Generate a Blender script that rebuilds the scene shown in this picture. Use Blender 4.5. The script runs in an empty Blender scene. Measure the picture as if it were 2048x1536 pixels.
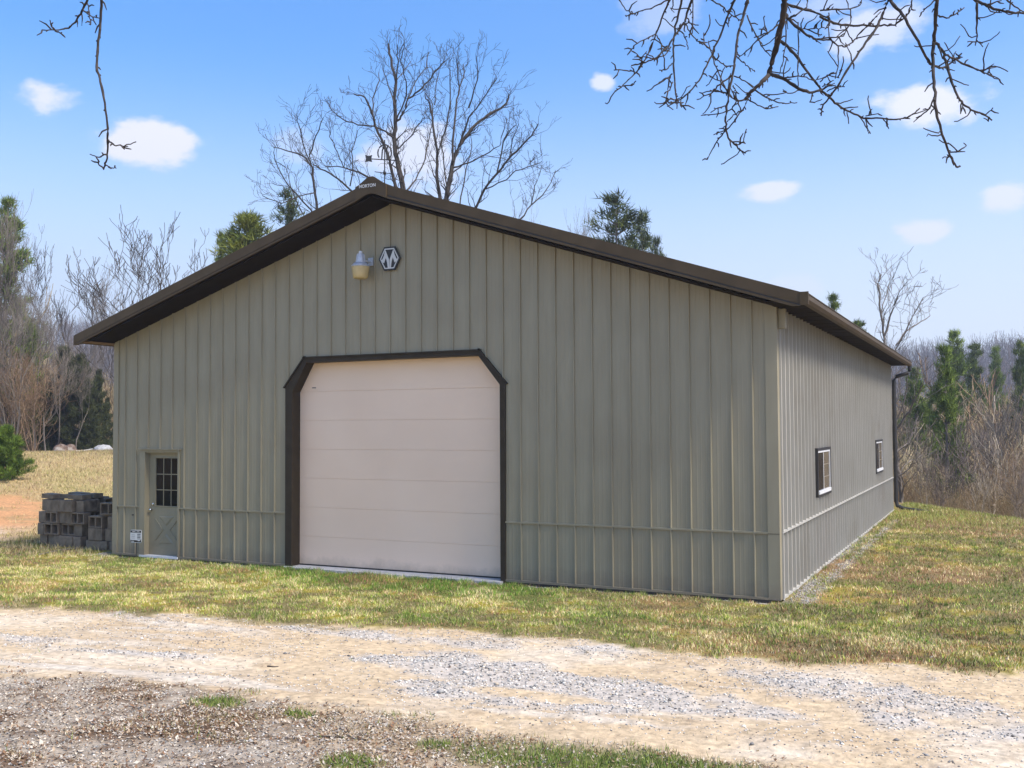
import bpy, math, random
import numpy as np
from mathutils import Vector, Matrix
random.seed(7); rng = np.random.default_rng(11)
C = bpy.context.scene.collection
R_ = math.radians
# ------------------------------------------------------------------ camera
CAM = np.array([15.6697, -14.4615, 2.4695]); YAW, PITCH, ROLL, F = 0.451476, 0.040464, -0.004948, 2021.13
def cam_axes():
    cy, sy, cp, sp = math.cos(YAW), math.sin(YAW), math.cos(PITCH), math.sin(PITCH)
    f = np.array([-sy*cp, cy*cp, sp]); r = np.array([cy, sy, 0.0]); u = np.cross(r, f)
    cr, sr = math.cos(ROLL), math.sin(ROLL)
    return cr*r+sr*u, -sr*r+cr*u, f
AR, AU, AF = cam_axes()
cd = bpy.data.cameras.new('camera'); cam = bpy.data.objects.new('camera', cd); C.objects.link(cam)
cam.matrix_world = Matrix(((AR[0], AU[0], -AF[0], CAM[0]), (AR[1], AU[1], -AF[1], CAM[1]), (AR[2], AU[2], -AF[2], CAM[2]), (0, 0, 0, 1)))
cd.sensor_width = 36; cd.lens = F/2048*36; cd.clip_start = 0.1; cd.clip_end = 4000
bpy.context.scene.camera = cam
def ray(x, y):
    return AF+(x-1024)/F*AR-(y-768)/F*AU
def at(x, y, t):                                  # a point t metres ahead along the line of sight of a picture point
    return CAM+t*ray(x, y)
def project(P):
    d = P-CAM; z = d@AF
    return 1024+F*(d@AR)/z, 768-F*(d@AU)/z, z
# ------------------------------------------------------------------ sun and sky
SUN_EL, SUN_AZ = R_(50), R_(96)                  # azimuth clockwise from +Y
sdir = Vector((math.cos(SUN_EL)*math.sin(SUN_AZ), math.cos(SUN_EL)*math.cos(SUN_AZ), math.sin(SUN_EL)))
sl = bpy.data.lights.new('sun', 'SUN'); sl.energy = 3.5; sl.angle = R_(16); sl.color = (1.0, 0.95, 0.87)
so = bpy.data.objects.new('sun', sl); C.objects.link(so); so.rotation_euler = sdir.to_track_quat('Z', 'Y').to_euler()
sc = bpy.context.scene
sc.view_settings.view_transform = 'Standard'; sc.view_settings.look = 'None'; sc.view_settings.gamma = 1
sc.view_settings.use_curve_mapping = False; sc.view_settings.exposure = 0.86
w = bpy.data.worlds.new('World'); sc.world = w; w.use_nodes = True
nt = w.node_tree; nt.nodes.clear()
def N(nt, kind, **kw):
    n = nt.nodes.new(kind)
    for k, v in kw.items():
        if k == 'op': n.operation = v
        else: setattr(n, k, v)
    return n
def math2(nt, op, a, b=None, clamp=False):
    n = N(nt, 'ShaderNodeMath', op=op); n.use_clamp = clamp
    for i, v in enumerate((a, b)):
        if v is None: continue
        if isinstance(v, (int, float)): n.inputs[i].default_value = v
        else: nt.links.new(v, n.inputs[i])
    return n.outputs[0]
sky = N(nt, 'ShaderNodeTexSky', sky_type='NISHITA'); sky.sun_disc = False
sky.sun_elevation = SUN_EL; sky.sun_rotation = SUN_AZ; sky.air_density = 1.0; sky.dust_density = 1.6; sky.ozone_density = 3.0; sky.altitude = 300
tc = N(nt, 'ShaderNodeTexCoord')
nz = N(nt, 'ShaderNodeTexNoise'); nz.inputs['Scale'].default_value = 15; nz.inputs['Detail'].default_value = 9; nz.inputs['Roughness'].default_value = 0.6
mp = N(nt, 'ShaderNodeMapping'); mp.inputs['Scale'].default_value = (1, 1, 2.0)
nt.links.new(tc.outputs['Generated'], mp.inputs['Vector']); nt.links.new(mp.outputs[0], nz.inputs['Vector'])
cloud = None
CL = [(85, 195, 70, 34, .9), (320, 280, 118, 58, 1.), (1205, 162, 30, 19, .8), (1740, 60, 110, 55, .7), (1660, 10, 120, 30, .4), (1855, 218, 105, 46, .95), (1535, 388, 75, 30, .85),
      (1865, 462, 65, 30, .8), (2010, 392, 60, 36, .8), (820, 320, 110, 75, .8), (600, 300, 60, 40, .3), (1600, 575, 90, 28, .35), (1330, 30, 90, 60, .35),
      (-300, 250, 180, 70, .9), (-700, 420, 160, 50, .9), (2500, 300, 200, 80, .9), (2900, 480, 160, 50, .8), (3400, 120, 260, 90, .9)]
def cloudnode(c, r, u, a, b, s):
    global cloud
    sub = N(nt, 'ShaderNodeVectorMath', op='SUBTRACT'); nt.links.new(tc.outputs['Generated'], sub.inputs[0]); sub.inputs[1].default_value = c
    d1 = N(nt, 'ShaderNodeVectorMath', op='DOT_PRODUCT'); nt.links.new(sub.outputs[0], d1.inputs[0]); d1.inputs[1].default_value = Vector(r)/a
    d2 = N(nt, 'ShaderNodeVectorMath', op='DOT_PRODUCT'); nt.links.new(sub.outputs[0], d2.inputs[0]); d2.inputs[1].default_value = Vector(u)/b
    d3 = N(nt, 'ShaderNodeVectorMath', op='DOT_PRODUCT'); nt.links.new(tc.outputs['Generated'], d3.inputs[0]); d3.inputs[1].default_value = c
    q = math2(nt, 'SQRT', math2(nt, 'ADD', math2(nt, 'POWER', math2(nt, 'ABSOLUTE', d1.outputs['Value']), 2), math2(nt, 'POWER', math2(nt, 'ABSOLUTE', d2.outputs['Value']), 2)))
    q = math2(nt, 'ADD', q, math2(nt, 'MULTIPLY', math2(nt, 'SUBTRACT', nz.outputs['Fac'], 0.5), 2.6))
    mr = N(nt, 'ShaderNodeMapRange'); mr.interpolation_type = 'SMOOTHSTEP'
    mr.inputs['From Min'].default_value = 1.1; mr.inputs['From Max'].default_value = 0.5; mr.inputs['To Min'].default_value = 0; mr.inputs['To Max'].default_value = s
    nt.links.new(q, mr.inputs['Value'])
    o = math2(nt, 'MULTIPLY', mr.outputs[0], math2(nt, 'GREATER_THAN', d3.outputs['Value'], 0.3))
    cloud = o if cloud is None else math2(nt, 'MAXIMUM', cloud, o)
for x, y, a, b, s in CL:
    c = ray(x, y); c = c/np.linalg.norm(c); r = np.cross(c, (0, 0, 1)); r /= np.linalg.norm(r); u = np.cross(r, c)
    cloudnode(tuple(c), tuple(r), tuple(u), a/F*.88, b/F*.88, s)
rr = random.Random(3)
for k in range(9):
    az = R_(60+k*30+rr.uniform(-8, 8)); el = R_(rr.uniform(12, 50)); az2 = -YAW+az
    c = np.array([math.sin(az2)*math.cos(el), math.cos(az2)*math.cos(el), math.sin(el)]); r = np.cross(c, (0, 0, 1)); r /= np.linalg.norm(r); u = np.cross(r, c)
    cloudnode(tuple(c), tuple(r), tuple(u), rr.uniform(.06, .16), rr.uniform(.03, .06), .9)
hsv = N(nt, 'ShaderNodeHueSaturation'); hsv.inputs['Saturation'].default_value = 1.42; hsv.inputs['Value'].default_value = 1.0
nt.links.new(sky.outputs[0], hsv.inputs['Color'])
mixc = N(nt, 'ShaderNodeMix'); mixc.data_type = 'RGBA'; nt.links.new(cloud, mixc.inputs[0]); 
tint = N(nt, 'ShaderNodeMix'); tint.data_type = 'RGBA'; tint.blend_type = 'MULTIPLY'; tint.inputs[0].default_value = 1; nt.links.new(hsv.outputs[0], tint.inputs[6]); tint.inputs[7].default_value = (1.25, 1.16, 1.22, 1)

sep = N(nt, 'ShaderNodeSeparateXYZ'); nt.links.new(tc.outputs['Generated'], sep.inputs[0])
hzr = N(nt, 'ShaderNodeMapRange'); hzr.interpolation_type = 'SMOOTHSTEP'; hzr.inputs['From Min'].default_value = .36; hzr.inputs['From Max'].default_value = .03; hzr.inputs['To Max'].default_value = 1; nt.links.new(sep.outputs['Z'], hzr.inputs['Value'])
low = N(nt, 'ShaderNodeMix'); low.data_type = 'RGBA'; nt.links.new(hzr.outputs[0], low.inputs[0]); nt.links.new(tint.outputs[2], low.inputs[6]); low.inputs[7].default_value = (3.9, 4.4, 5.1, 1)   # pale air low over the hills, all the way round
nt.links.new(low.outputs[2], mixc.inputs[6]); mixc.inputs[7].default_value = (4.5, 4.5, 4.9, 1)
bg = N(nt, 'ShaderNodeBackground'); bg.inputs['Strength'].default_value = 0.13
nt.links.new(mixc.outputs[2], bg.inputs[0]); wo = N(nt, 'ShaderNodeOutputWorld'); nt.links.new(bg.outputs[0], wo.inputs[0])
SKYMIX, SKYBG = mixc, bg
# ------------------------------------------------------------------ terrain shape
def ss(t): t = np.clip(t, 0, 1); return t*t*(3-2*t)
def vnoise(x, y, seed=0):
    x = np.asarray(x, float); y = np.asarray(y, float); xi = np.floor(x).astype(np.int64); yi = np.floor(y).astype(np.int64); fx = x-xi; fy = y-yi
    def hsh(a, b):
        n = (a*374761393+b*668265263+seed*1442695041) & 0xffffffff; n = ((n ^ (n >> 13))*1274126177) & 0xffffffff
        return ((n ^ (n >> 16)) & 0xffff)/65535.0
    fx = fx*fx*(3-2*fx); fy = fy*fy*(3-2*fy)
    return (hsh(xi, yi)*(1-fx)+hsh(xi+1, yi)*fx)*(1-fy)+(hsh(xi, yi+1)*(1-fx)+hsh(xi+1, yi+1)*fx)*fy
def fbm(x, y, s, seed=0, o=4):
    v = 0; a = .5; t = 0
    for k in range(o): v = v+a*vnoise(x/s, y/s, seed+k*17); t += a; a *= .55; s = s*.5
    return v/t
def height(x, y):
    x = np.asarray(x, float); y = np.asarray(y, float)
    z = 0.062*np.clip(-y-1.5, 0, 16)
    D = np.hypot(x-CAM[0], y-CAM[1])
    wl = ss((-x-1.0)/8)
    z = z-.06*np.exp(-((y+.10)/.16)**2)*((x > -.2) & (x < 13.1))
    z = z+1.35*ss((D-25)/24)*wl-1.6*ss((D-49)/25)*wl
    s = (x-13.35)*.84+(y-17.6)*.54
    wr = ss((x+2+(y-15)*.5)/12)*ss((y+6)/10)
    drop = np.where(s > 0, np.minimum(0.11*s*s, 0.55*s+0.0), 0); drop = 8.0*(1-np.exp(-drop/8.0))
    z = z-drop*wr
    z = z+(34+23*fbm(x, y, 160, 3, 3))*ss((D-110)/370)*(.8+.25*ss((x+50)/250))
    z = z+ (fbm(x, y, 5, 9, 3)-.5)*.12*ss((D-22)/20)*ss((np.abs(x-6.4)-7)/4)
    return z
def hit(px, py):
    d = ray(px, py); d = d/np.linalg.norm(d); t = 2.0
    while t < 900:
        p = CAM+d*t
        if p[2] < height(p[0], p[1]): return p
        t += .03 if t < 60 else 1.0
    return CAM+d*900
# ------------------------------------------------------------------ materials
def col(h): 
    v = [int(h[i:i+2], 16)/255 for i in (0, 2, 4)]
    return tuple(x/12.92 if x <= .04045 else ((x+.055)/1.055)**2.4 for x in v)+(1,)
def mat(name, c1, c2=None, scale=6, rough=.7, bump=0, bscale=60, metal=0, stretch=(1, 1, 1), attr=None, spec=.5, detail=5, trans=0, c3=None, s3=1.0):
    m = bpy.data.materials.new(name); m.use_nodes = True; t = m.node_tree; b = t.nodes['Principled BSDF']
    b.inputs['Roughness'].default_value = rough; b.inputs['Metallic'].default_value = metal; b.inputs['Specular IOR Level'].default_value = spec
    tcn = N(t, 'ShaderNodeTexCoord'); mpn = N(t, 'ShaderNodeMapping'); mpn.inputs['Scale'].default_value = stretch
    t.links.new(tcn.outputs['Object'], mpn.inputs['Vector'])
    src = None
    if attr:
        a = N(t, 'ShaderNodeAttribute'); a.attribute_name = attr; src = a.outputs['Color']
        if c2:
            n = N(t, 'ShaderNodeTexNoise'); n.inputs['Scale'].default_value = scale; n.inputs['Detail'].default_value = detail; t.links.new(mpn.outputs[0], n.inputs['Vector'])
            mr = N(t, 'ShaderNodeMapRange'); mr.inputs['From Min'].default_value = .3; mr.inputs['From Max'].default_value = .7; mr.inputs['To Min'].default_value = c1; mr.inputs['To Max'].default_value = c2
            t.links.new(n.outputs['Fac'], mr.inputs['Value'])
            mx = N(t, 'ShaderNodeVectorMath', op='SCALE'); t.links.new(src, mx.inputs[0]); t.links.new(mr.outputs[0], mx.inputs['Scale']); src = mx.outputs[0]
        t.links.new(src, b.inputs['Base Color'])
    elif c2:
        n = N(t, 'ShaderNodeTexNoise'); n.inputs['Scale'].default_value = scale; n.inputs['Detail'].default_value = detail; t.links.new(mpn.outputs[0], n.inputs['Vector'])
        cr = N(t, 'ShaderNodeValToRGB'); cr.color_ramp.elements[0].position = .35; cr.color_ramp.elements[1].position = .65
        cr.color_ramp.elements[0].color = c1; cr.color_ramp.elements[1].color = c2; t.links.new(n.outputs['Fac'], cr.inputs[0]); src = cr.outputs[0]
        if c3:
            n3 = N(t, 'ShaderNodeTexNoise'); n3.inputs['Scale'].default_value = s3; n3.inputs['Detail'].default_value = 6; t.links.new(tcn.outputs['Object'], n3.inputs['Vector'])
            r3 = N(t, 'ShaderNodeMapRange'); r3.inputs['From Min'].default_value = .52; r3.inputs['From Max'].default_value = .7; t.links.new(n3.outputs['Fac'], r3.inputs['Value'])
            m3 = N(t, 'ShaderNodeMix'); m3.data_type = 'RGBA'; t.links.new(r3.outputs[0], m3.inputs[0]); t.links.new(src, m3.inputs[6]); m3.inputs[7].default_value = c3; src = m3.outputs[2]
        t.links.new(src, b.inputs['Base Color'])
    else: b.inputs['Base Color'].default_value = c1
    if bump:
        n2 = N(t, 'ShaderNodeTexNoise'); n2.inputs['Scale'].default_value = bscale; n2.inputs['Detail'].default_value = 6; t.links.new(mpn.outputs[0], n2.inputs['Vector'])
        bp = N(t, 'ShaderNodeBump'); bp.inputs['Strength'].default_value = 1; bp.inputs['Distance'].default_value = bump; t.links.new(n2.outputs['Fac'], bp.inputs['Height']); t.links.new(bp.outputs[0], b.inputs['Normal'])
    return m
M = {}
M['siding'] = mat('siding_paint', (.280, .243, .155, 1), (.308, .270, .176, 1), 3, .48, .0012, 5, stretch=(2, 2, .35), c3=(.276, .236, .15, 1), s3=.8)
M['siding_side'] = mat('grey_side_paint', (.36, .34, .29, 1), (.40, .38, .33, 1), 3, .55, .0012, 5, stretch=(2, 2, .35), c3=(.34, .315, .262, 1), s3=.8)  # paler, greyer siding colour for the side walls
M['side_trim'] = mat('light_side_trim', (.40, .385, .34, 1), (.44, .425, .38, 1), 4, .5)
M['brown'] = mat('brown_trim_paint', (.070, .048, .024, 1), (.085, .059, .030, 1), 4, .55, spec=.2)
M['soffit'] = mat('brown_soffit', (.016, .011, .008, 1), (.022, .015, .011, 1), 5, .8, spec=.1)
M['frame'] = mat('dark_brown_frame', (.036, .026, .015, 1), (.046, .034, .020, 1), 5, .55, spec=.2)
M['soffit_light'] = mat('beige_plastic', (.20, .165, .11, 1), rough=.5)
M['wood'] = mat('bare_plywood', (.16, .09, .045, 1), (.24, .14, .07, 1), 9, .8, stretch=(1, 6, 1))
M['gdoor'] = mat('garage_door_paint', (.87, .645, .46, 1), (.89, .67, .485, 1), 1.3, .5, .0006, 300, c3=(.85, .63, .45, 1), s3=.6)
M['black'] = mat('black_paint', (.02, .018, .016, 1), rough=.5)
M['glass'] = mat('dark_glass', (.006, .007, .009, 1), rough=.06, spec=.18)
M['glass_beige'] = mat('beige_reflection_glass', (.16, .13, .09, 1), (.12, .10, .07, 1), 5, .12)  # beige reflection painted into the pane colour
M['white'] = mat('white_vinyl', (.62, .62, .60, 1), (.70, .70, .68, 1), 5, .4)
M['metal'] = mat('galvanised_metal', (.45, .47, .5, 1), (.6, .6, .6, 1), 20, .45, metal=.35)
M['chrome'] = mat('satin_nickel', (.7, .7, .68, 1), rough=.25, metal=1)
M['amber'] = mat('yellowed_plastic', (.50, .38, .17, 1), (.60, .46, .22, 1), 5, .35)
M['concrete'] = mat('concrete', (.42, .40, .37, 1), (.56, .54, .5, 1), 12, .9, .002, 80)
M['block'] = mat('concrete_block_grey', (.15, .108, .065, 1), (.32, .245, .165, 1), 4, .95, .004, 90, c3=(.11, .08, .05, 1), s3=3)
M['blockend'] = mat('stained_block', (.42, .25, .08, 1), (.22, .17, .10, 1), 7, .95, .003, 90)
M['bark'] = mat('bark_dark', (.03, .024, .019, 1), (.07, .055, .042, 1), 14, .95, .004, 40, stretch=(1, 1, .3))
M['bark_black'] = mat('bark_black', (.022, .018, .015, 1), (.06, .045, .035, 1), 25, .95, .003, 60)
M['bark_grey'] = mat('bark_grey', (.12, .10, .08, 1), (.21, .175, .14, 1), 5, .95, .004, 30, stretch=(1, 1, .3))
M['bark_tan'] = mat('bark_tan', (.30, .24, .17, 1), (.42, .35, .26, 1), 4, .95)
M['bark_brown'] = mat('bark_brown', (.13, .098, .075, 1), (.22, .17, .13, 1), 2, .95)
M['far'] = mat('far_bark', (.17, .14, .125, 1), (.26, .22, .20, 1), .05, 1)
M['col'] = mat('tinted', .75, 1.2, 8, .9, attr='Col', spec=.15)
M['hay'] = mat('weathered_hay', (.11, .065, .045, 1), (.24, .17, .12, 1), 3, 1, .02, 10, c3=(.5, .45, .38, 1), s3=.9)
M['paleston'] = mat('pale_rock', (.38, .36, .33, 1), (.6, .58, .54, 1), 3, .9, .02, 6)
M['signface'] = mat('sign_white', (.60, .60, .57, 1), rough=.4)
def dirt_foot(m, colr, top):
    t = m.node_tree; b = t.nodes['Principled BSDF']; src = b.inputs['Base Color'].links[0].from_socket
    tcn = N(t, 'ShaderNodeTexCoord'); sp_ = N(t, 'ShaderNodeSeparateXYZ'); t.links.new(tcn.outputs['Object'], sp_.inputs[0])
    n = N(t, 'ShaderNodeTexNoise'); n.inputs['Scale'].default_value = 3.5; n.inputs['Detail'].default_value = 8; n.inputs['Roughness'].default_value = .7; t.links.new(tcn.outputs['Object'], n.inputs['Vector'])
    a = math2(t, 'SUBTRACT', n.outputs['Fac'], math2(t, 'MULTIPLY', sp_.outputs['Z'], 1/top)); mr = N(t, 'ShaderNodeMapRange'); mr.inputs['From Min'].default_value = .0; mr.inputs['From Max'].default_value = .55; mr.inputs['To Max'].default_value = .6
    t.links.new(a, mr.inputs['Value']); mx = N(t, 'ShaderNodeMix'); mx.data_type = 'RGBA'; t.links.new(mr.outputs[0], mx.inputs[0]); t.links.new(src, mx.inputs[6]); mx.inputs[7].default_value = colr; t.links.new(mx.outputs[2], b.inputs['Base Color'])
dirt_foot(M['siding'], (.17, .13, .085, 1), .55); dirt_foot(M['gdoor'], (.36, .27, .18, 1), .35)
# ------------------------------------------------------------------ object helpers
def tag(o, label=None, cat=None, group=None, kind=None):
    if label: o['label'] = label
    if cat: o['category'] = cat
    if group: o['group'] = group
    if kind: o['kind'] = kind
    return o
def empty(name, loc=(0, 0, 0), rz=0, **k):
    o = bpy.data.objects.new(name, None); o.empty_display_size = .1; C.objects.link(o); o.location = loc; o.rotation_euler = (0, 0, rz); tag(o, **k); return o
class MB:
    def __init__(s): s.v = []; s.f = []; s.n = 0
    def add(s, v, f):
        s.v.extend([tuple(map(float, p)) for p in v]); s.f.extend([tuple(i+s.n for i in q) for q in f]); s.n += len(v)
    def box(s, x0, x1, y0, y1, z0, z1):
        v = [(x, y, z) for x in (x0, x1) for y in (y0, y1) for z in (z0, z1)]
        s.add(v, [(0, 1, 3, 2), (4, 6, 7, 5), (0, 4, 5, 1), (2, 3, 7, 6), (0, 2, 6, 4), (1, 5, 7, 3)]); return s
    def prism(s, poly, y0, y1, axis='y'):                  # polygon in x,z extruded along y
        n = len(poly); v = []
        for yy in (y0, y1):
            for a, b in poly: v.append((a, yy, b) if axis == 'y' else ((yy, a, b) if axis == 'x' else (a, b, yy)))
        s.add(v, [tuple(range(n)), tuple(range(2*n-1, n-1, -1))]+[(i, i+n, (i+1) % n+n, (i+1) % n) for i in range(n)]); return s
    def tube(s, pts, rad, k=6, cap=True):
        pts = [np.array(p, float) for p in pts]; n = len(pts)
        if not hasattr(rad, '__len__'): rad = [rad]*n
        v = []
        for i, p in enumerate(pts):
            d = pts[min(i+1, n-1)]-pts[max(i-1, 0)]; d = d/(np.linalg.norm(d)+1e-9)
            a = np.cross(d, (0.13, .2, 1) if abs(d[2]) < .9 else (1, .1, 0)); a /= np.linalg.norm(a)+1e-9; b = np.cross(d, a)
            for j in range(k):
                t = 2*math.pi*j/k; v.append(p+rad[i]*(math.cos(t)*a+math.sin(t)*b))
        f = [(i*k+j, i*k+(j+1) % k, (i+1)*k+(j+1) % k, (i+1)*k+j) for i in range(n-1) for j in range(k)]
        if cap: f += [tuple(range(k-1, -1, -1)), tuple(range((n-1)*k, n*k))]
        s.add(v, f); return s
    def lathe(s, prof, c=(0, 0, 0), k=20):
        v = []; 
        for r, z in prof:
            for j in range(k): t = 2*math.pi*j/k; v.append((c[0]+r*math.cos(t), c[1]+r*math.sin(t), c[2]+z))
        n = len(prof)
        s.add(v, [(i*k+j, i*k+(j+1) % k, (i+1)*k+(j+1) % k, (i+1)*k+j) for i in range(n-1) for j in range(k)]+[tuple(range(k-1, -1, -1)), tuple(range((n-1)*k, n*k))]); return s
    def mesh(s, name):
        me = bpy.data.meshes.new(name); me.from_pydata(s.v, [], s.f); me.update(); return me
    def build(s, name, m, parent=None, smooth=False, bevel=0, **k):
        me = s.mesh(name); me.materials.append(m); o = bpy.data.objects.new(name, me); C.objects.link(o)
        if parent: o.parent = parent
        if smooth: me.polygons.foreach_set('use_smooth', [True]*len(me.polygons))
        if bevel:
            bm = o.modifiers.new('bevel', 'BEVEL'); bm.width = bevel; bm.segments = 1
        tag(o, **k); return o
def np_mesh(name, V, Fc, nv, m, colors=None, smooth=False, parent=None, **k):   # V (n,3), Fc (m,nv)
    me = bpy.data.meshes.new(name); me.vertices.add(len(V)); me.vertices.foreach_set('co', V.astype(np.float32).ravel())
    me.loops.add(Fc.size); me.loops.foreach_set('vertex_index', Fc.astype(np.int32).ravel())
    me.polygons.add(len(Fc)); me.polygons.foreach_set('loop_start', np.arange(0, Fc.size, nv, dtype=np.int32))
    me.update(calc_edges=True); me.materials.append(m)
    if smooth: me.polygons.foreach_set('use_smooth', np.ones(len(Fc), bool))
    if colors is not None:
        a = me.color_attributes.new('Col', 'FLOAT_COLOR', 'POINT'); a.data.foreach_set('color', np.c_[colors, np.ones(len(colors))].astype(np.float32).ravel())
    o = bpy.data.objects.new(name, me); C.objects.link(o); tag(o, **k)
    if parent: o.parent = parent
    return o
# ------------------------------------------------------------------ the ground
def interp(xs, pts): return np.interp(xs, [p[0] for p in pts], [p[1] for p in pts])
FAR_EDGE = [(-400, 1185), (0, 1201), (200, 1214), (400, 1224), (600, 1240), (900, 1250), (1150, 1270), (1400, 1305), (1700, 1322), (2048, 1338), (2500, 1365)]
NEAR_EDGE = [(-400, 1330), (0, 1342), (250, 1346), (380, 1362), (600, 1400), (720, 1412), (900, 1436), (1000, 1458), (1300, 1492), (1600, 1530), (1900, 1575), (2500, 1650)]
def ell(px, py, cx, cy, rx, ry, rot=0):
    a = math.radians(rot); dx = px-cx; dy = py-cy; u = dx*math.cos(a)+dy*math.sin(a); v = -dx*math.sin(a)+dy*math.cos(a)
    return np.clip(1.4-np.sqrt((u/rx)**2+(v/ry)**2), 0, 1)
def zones(x, y):
    """weights of the ground covers at world x,y: lawn, road, gravel, litter, orange clay, dry field, brown patches"""
    P = np.stack([x, y, height(x, y)], -1); px, py, dz = project(P)
    front = dz > 2
    px = np.where(front, px, 1024); py = np.where(front, py, 2200)
    n1 = fbm(x, y, 1.3, 1); n2 = fbm(x, y, .45, 5); n3 = fbm(x, y, 3.5, 8); n4 = fbm(x, y, .16, 12, 3)
    e = (n2-.5)*40+(n4-.5)*26
    road = ss((py+e*.6-interp(px, FAR_EDGE))/10)*ss((interp(px, NEAR_EDGE)-py+e*1.6)/22)
    road = road*(y < -1)
    below = ss((py-e*1.2-interp(px, NEAR_EDGE))/24)*(y < -2)
    g = 0
    for a in [(60, 1282, 90, 15, 6), (255, 1228, 75, 8, 4), (700, 1262, 260, 9, 6), (950, 1282, 190, 9, 4), (1190, 1298, 120, 11, 4), (1000, 1340, 220, 30, 8), (900, 1368, 110, 22, 0),
              (1250, 1378, 200, 22, 10), (1080, 1403, 230, 16, 6), (1500, 1345, 130, 14, 10), (1760, 1390, 330, 38, 9), (1500, 1410, 260, 22, 6), (900, 1318, 200, 12, 3), (1900, 1450, 260, 30, 6), (250, 1300, 200, 6, 4)]:
        g = np.maximum(g, ell(px, py, *a)*np.where(a[0] in (1000, 900, 1250), 1.3, .62))
    island = ell(px, py, 1010, 1376, 150, 11, 4)
    g = np.clip(g*(1-.9*island)+(n2-.55)*1.1+(n4-.5)*.5, 0, 1)
    base = 0
    d1 = np.abs(y+.12)+np.where((x > -.3) & (x < 13), 0, 9); d2 = np.abs(x-13.15)+np.where((y > -.3) & (y < 13), 0, 9)
    base = np.clip(1.3-d1/.22+(n2-.5)*1.5, 0, 1)
    base = np.maximum(base, np.clip(1.0-d2/.14+(n2-.5)*2.0, 0, 1)*(x > 12.7)*.8)
    base = np.maximum(base, np.maximum(ell(px, py, 1690, 1098, 52, 11, -32), ell(px, py, 1612, 1178, 40, 10, -38))*(x > 12.7)*np.clip(.4+(n4-.3)*3, 0, 1))
    dl = 1-ss((x+1.2)/1.5)
    clay = dl*ell(px, py, -20, 1040, 120, 40, -14)*1.3*(py > 930); clay = np.clip(clay*(.35+1.3*ss((n2-.3)*3)), 0, 1)
    D = np.hypot(x-CAM[0], y-CAM[1])
    field = dl*ss((D-23.5+(n1-.5)*3)/2.5)*(1-clay)
    green = 0
    for a in [(435, 1405, 60, 13, 0), (800, 1422, 70, 14, 8), (995, 1455, 40, 9, 0), (870, 1490, 40, 10, 0), (1250, 1535, 330, 44, 5), (1070, 1462, 60, 12, 0), (1330, 1505, 120, 14, 10), (700, 1530, 60, 14, 0), (600, 1430, 30, 8, 0), (510, 1385, 40, 7, 0)]:
        green = np.maximum(green, ell(px, py, *a))
    green = np.clip(green*1.7-.35+(n2-.5)*1.6, 0, 1)*below*ss((400-0+px)/200)
    patch = np.clip((n3-.52)*5+(n2-.5)*2, 0, 1)*ss((px-1150)/200)*(1-road)*(1-below)
    lush_shade = ell(px, py, 760, 1158, 330, 24, 3)  # band where dark green blades paint the shade at the garage door foot
    lawn = (1-road)*(1-below)*(1-field)*(1-np.minimum(clay*1.5, 1))*~((py > interp(px, FAR_EDGE)+22) & (y < -2))
    al = x*.99+y*.15; ac = y*.99-x*.15; st = fbm(al*.3, ac*1.9, 1.0, 21, 4)
    return dict(wx=x, wy=y, st=st, px=px, py=py, road=road, below=below, gravel=g, strip=base, clay=clay, field=field, green=green, patch=patch, lawn=lawn, lush_shade=lush_shade, n1=n1, n2=n2, n3=n3, n4=n4, D=D)
def mixc3(c, a, w): return c*(1-w[..., None])+np.array(a)*w[..., None]
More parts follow.
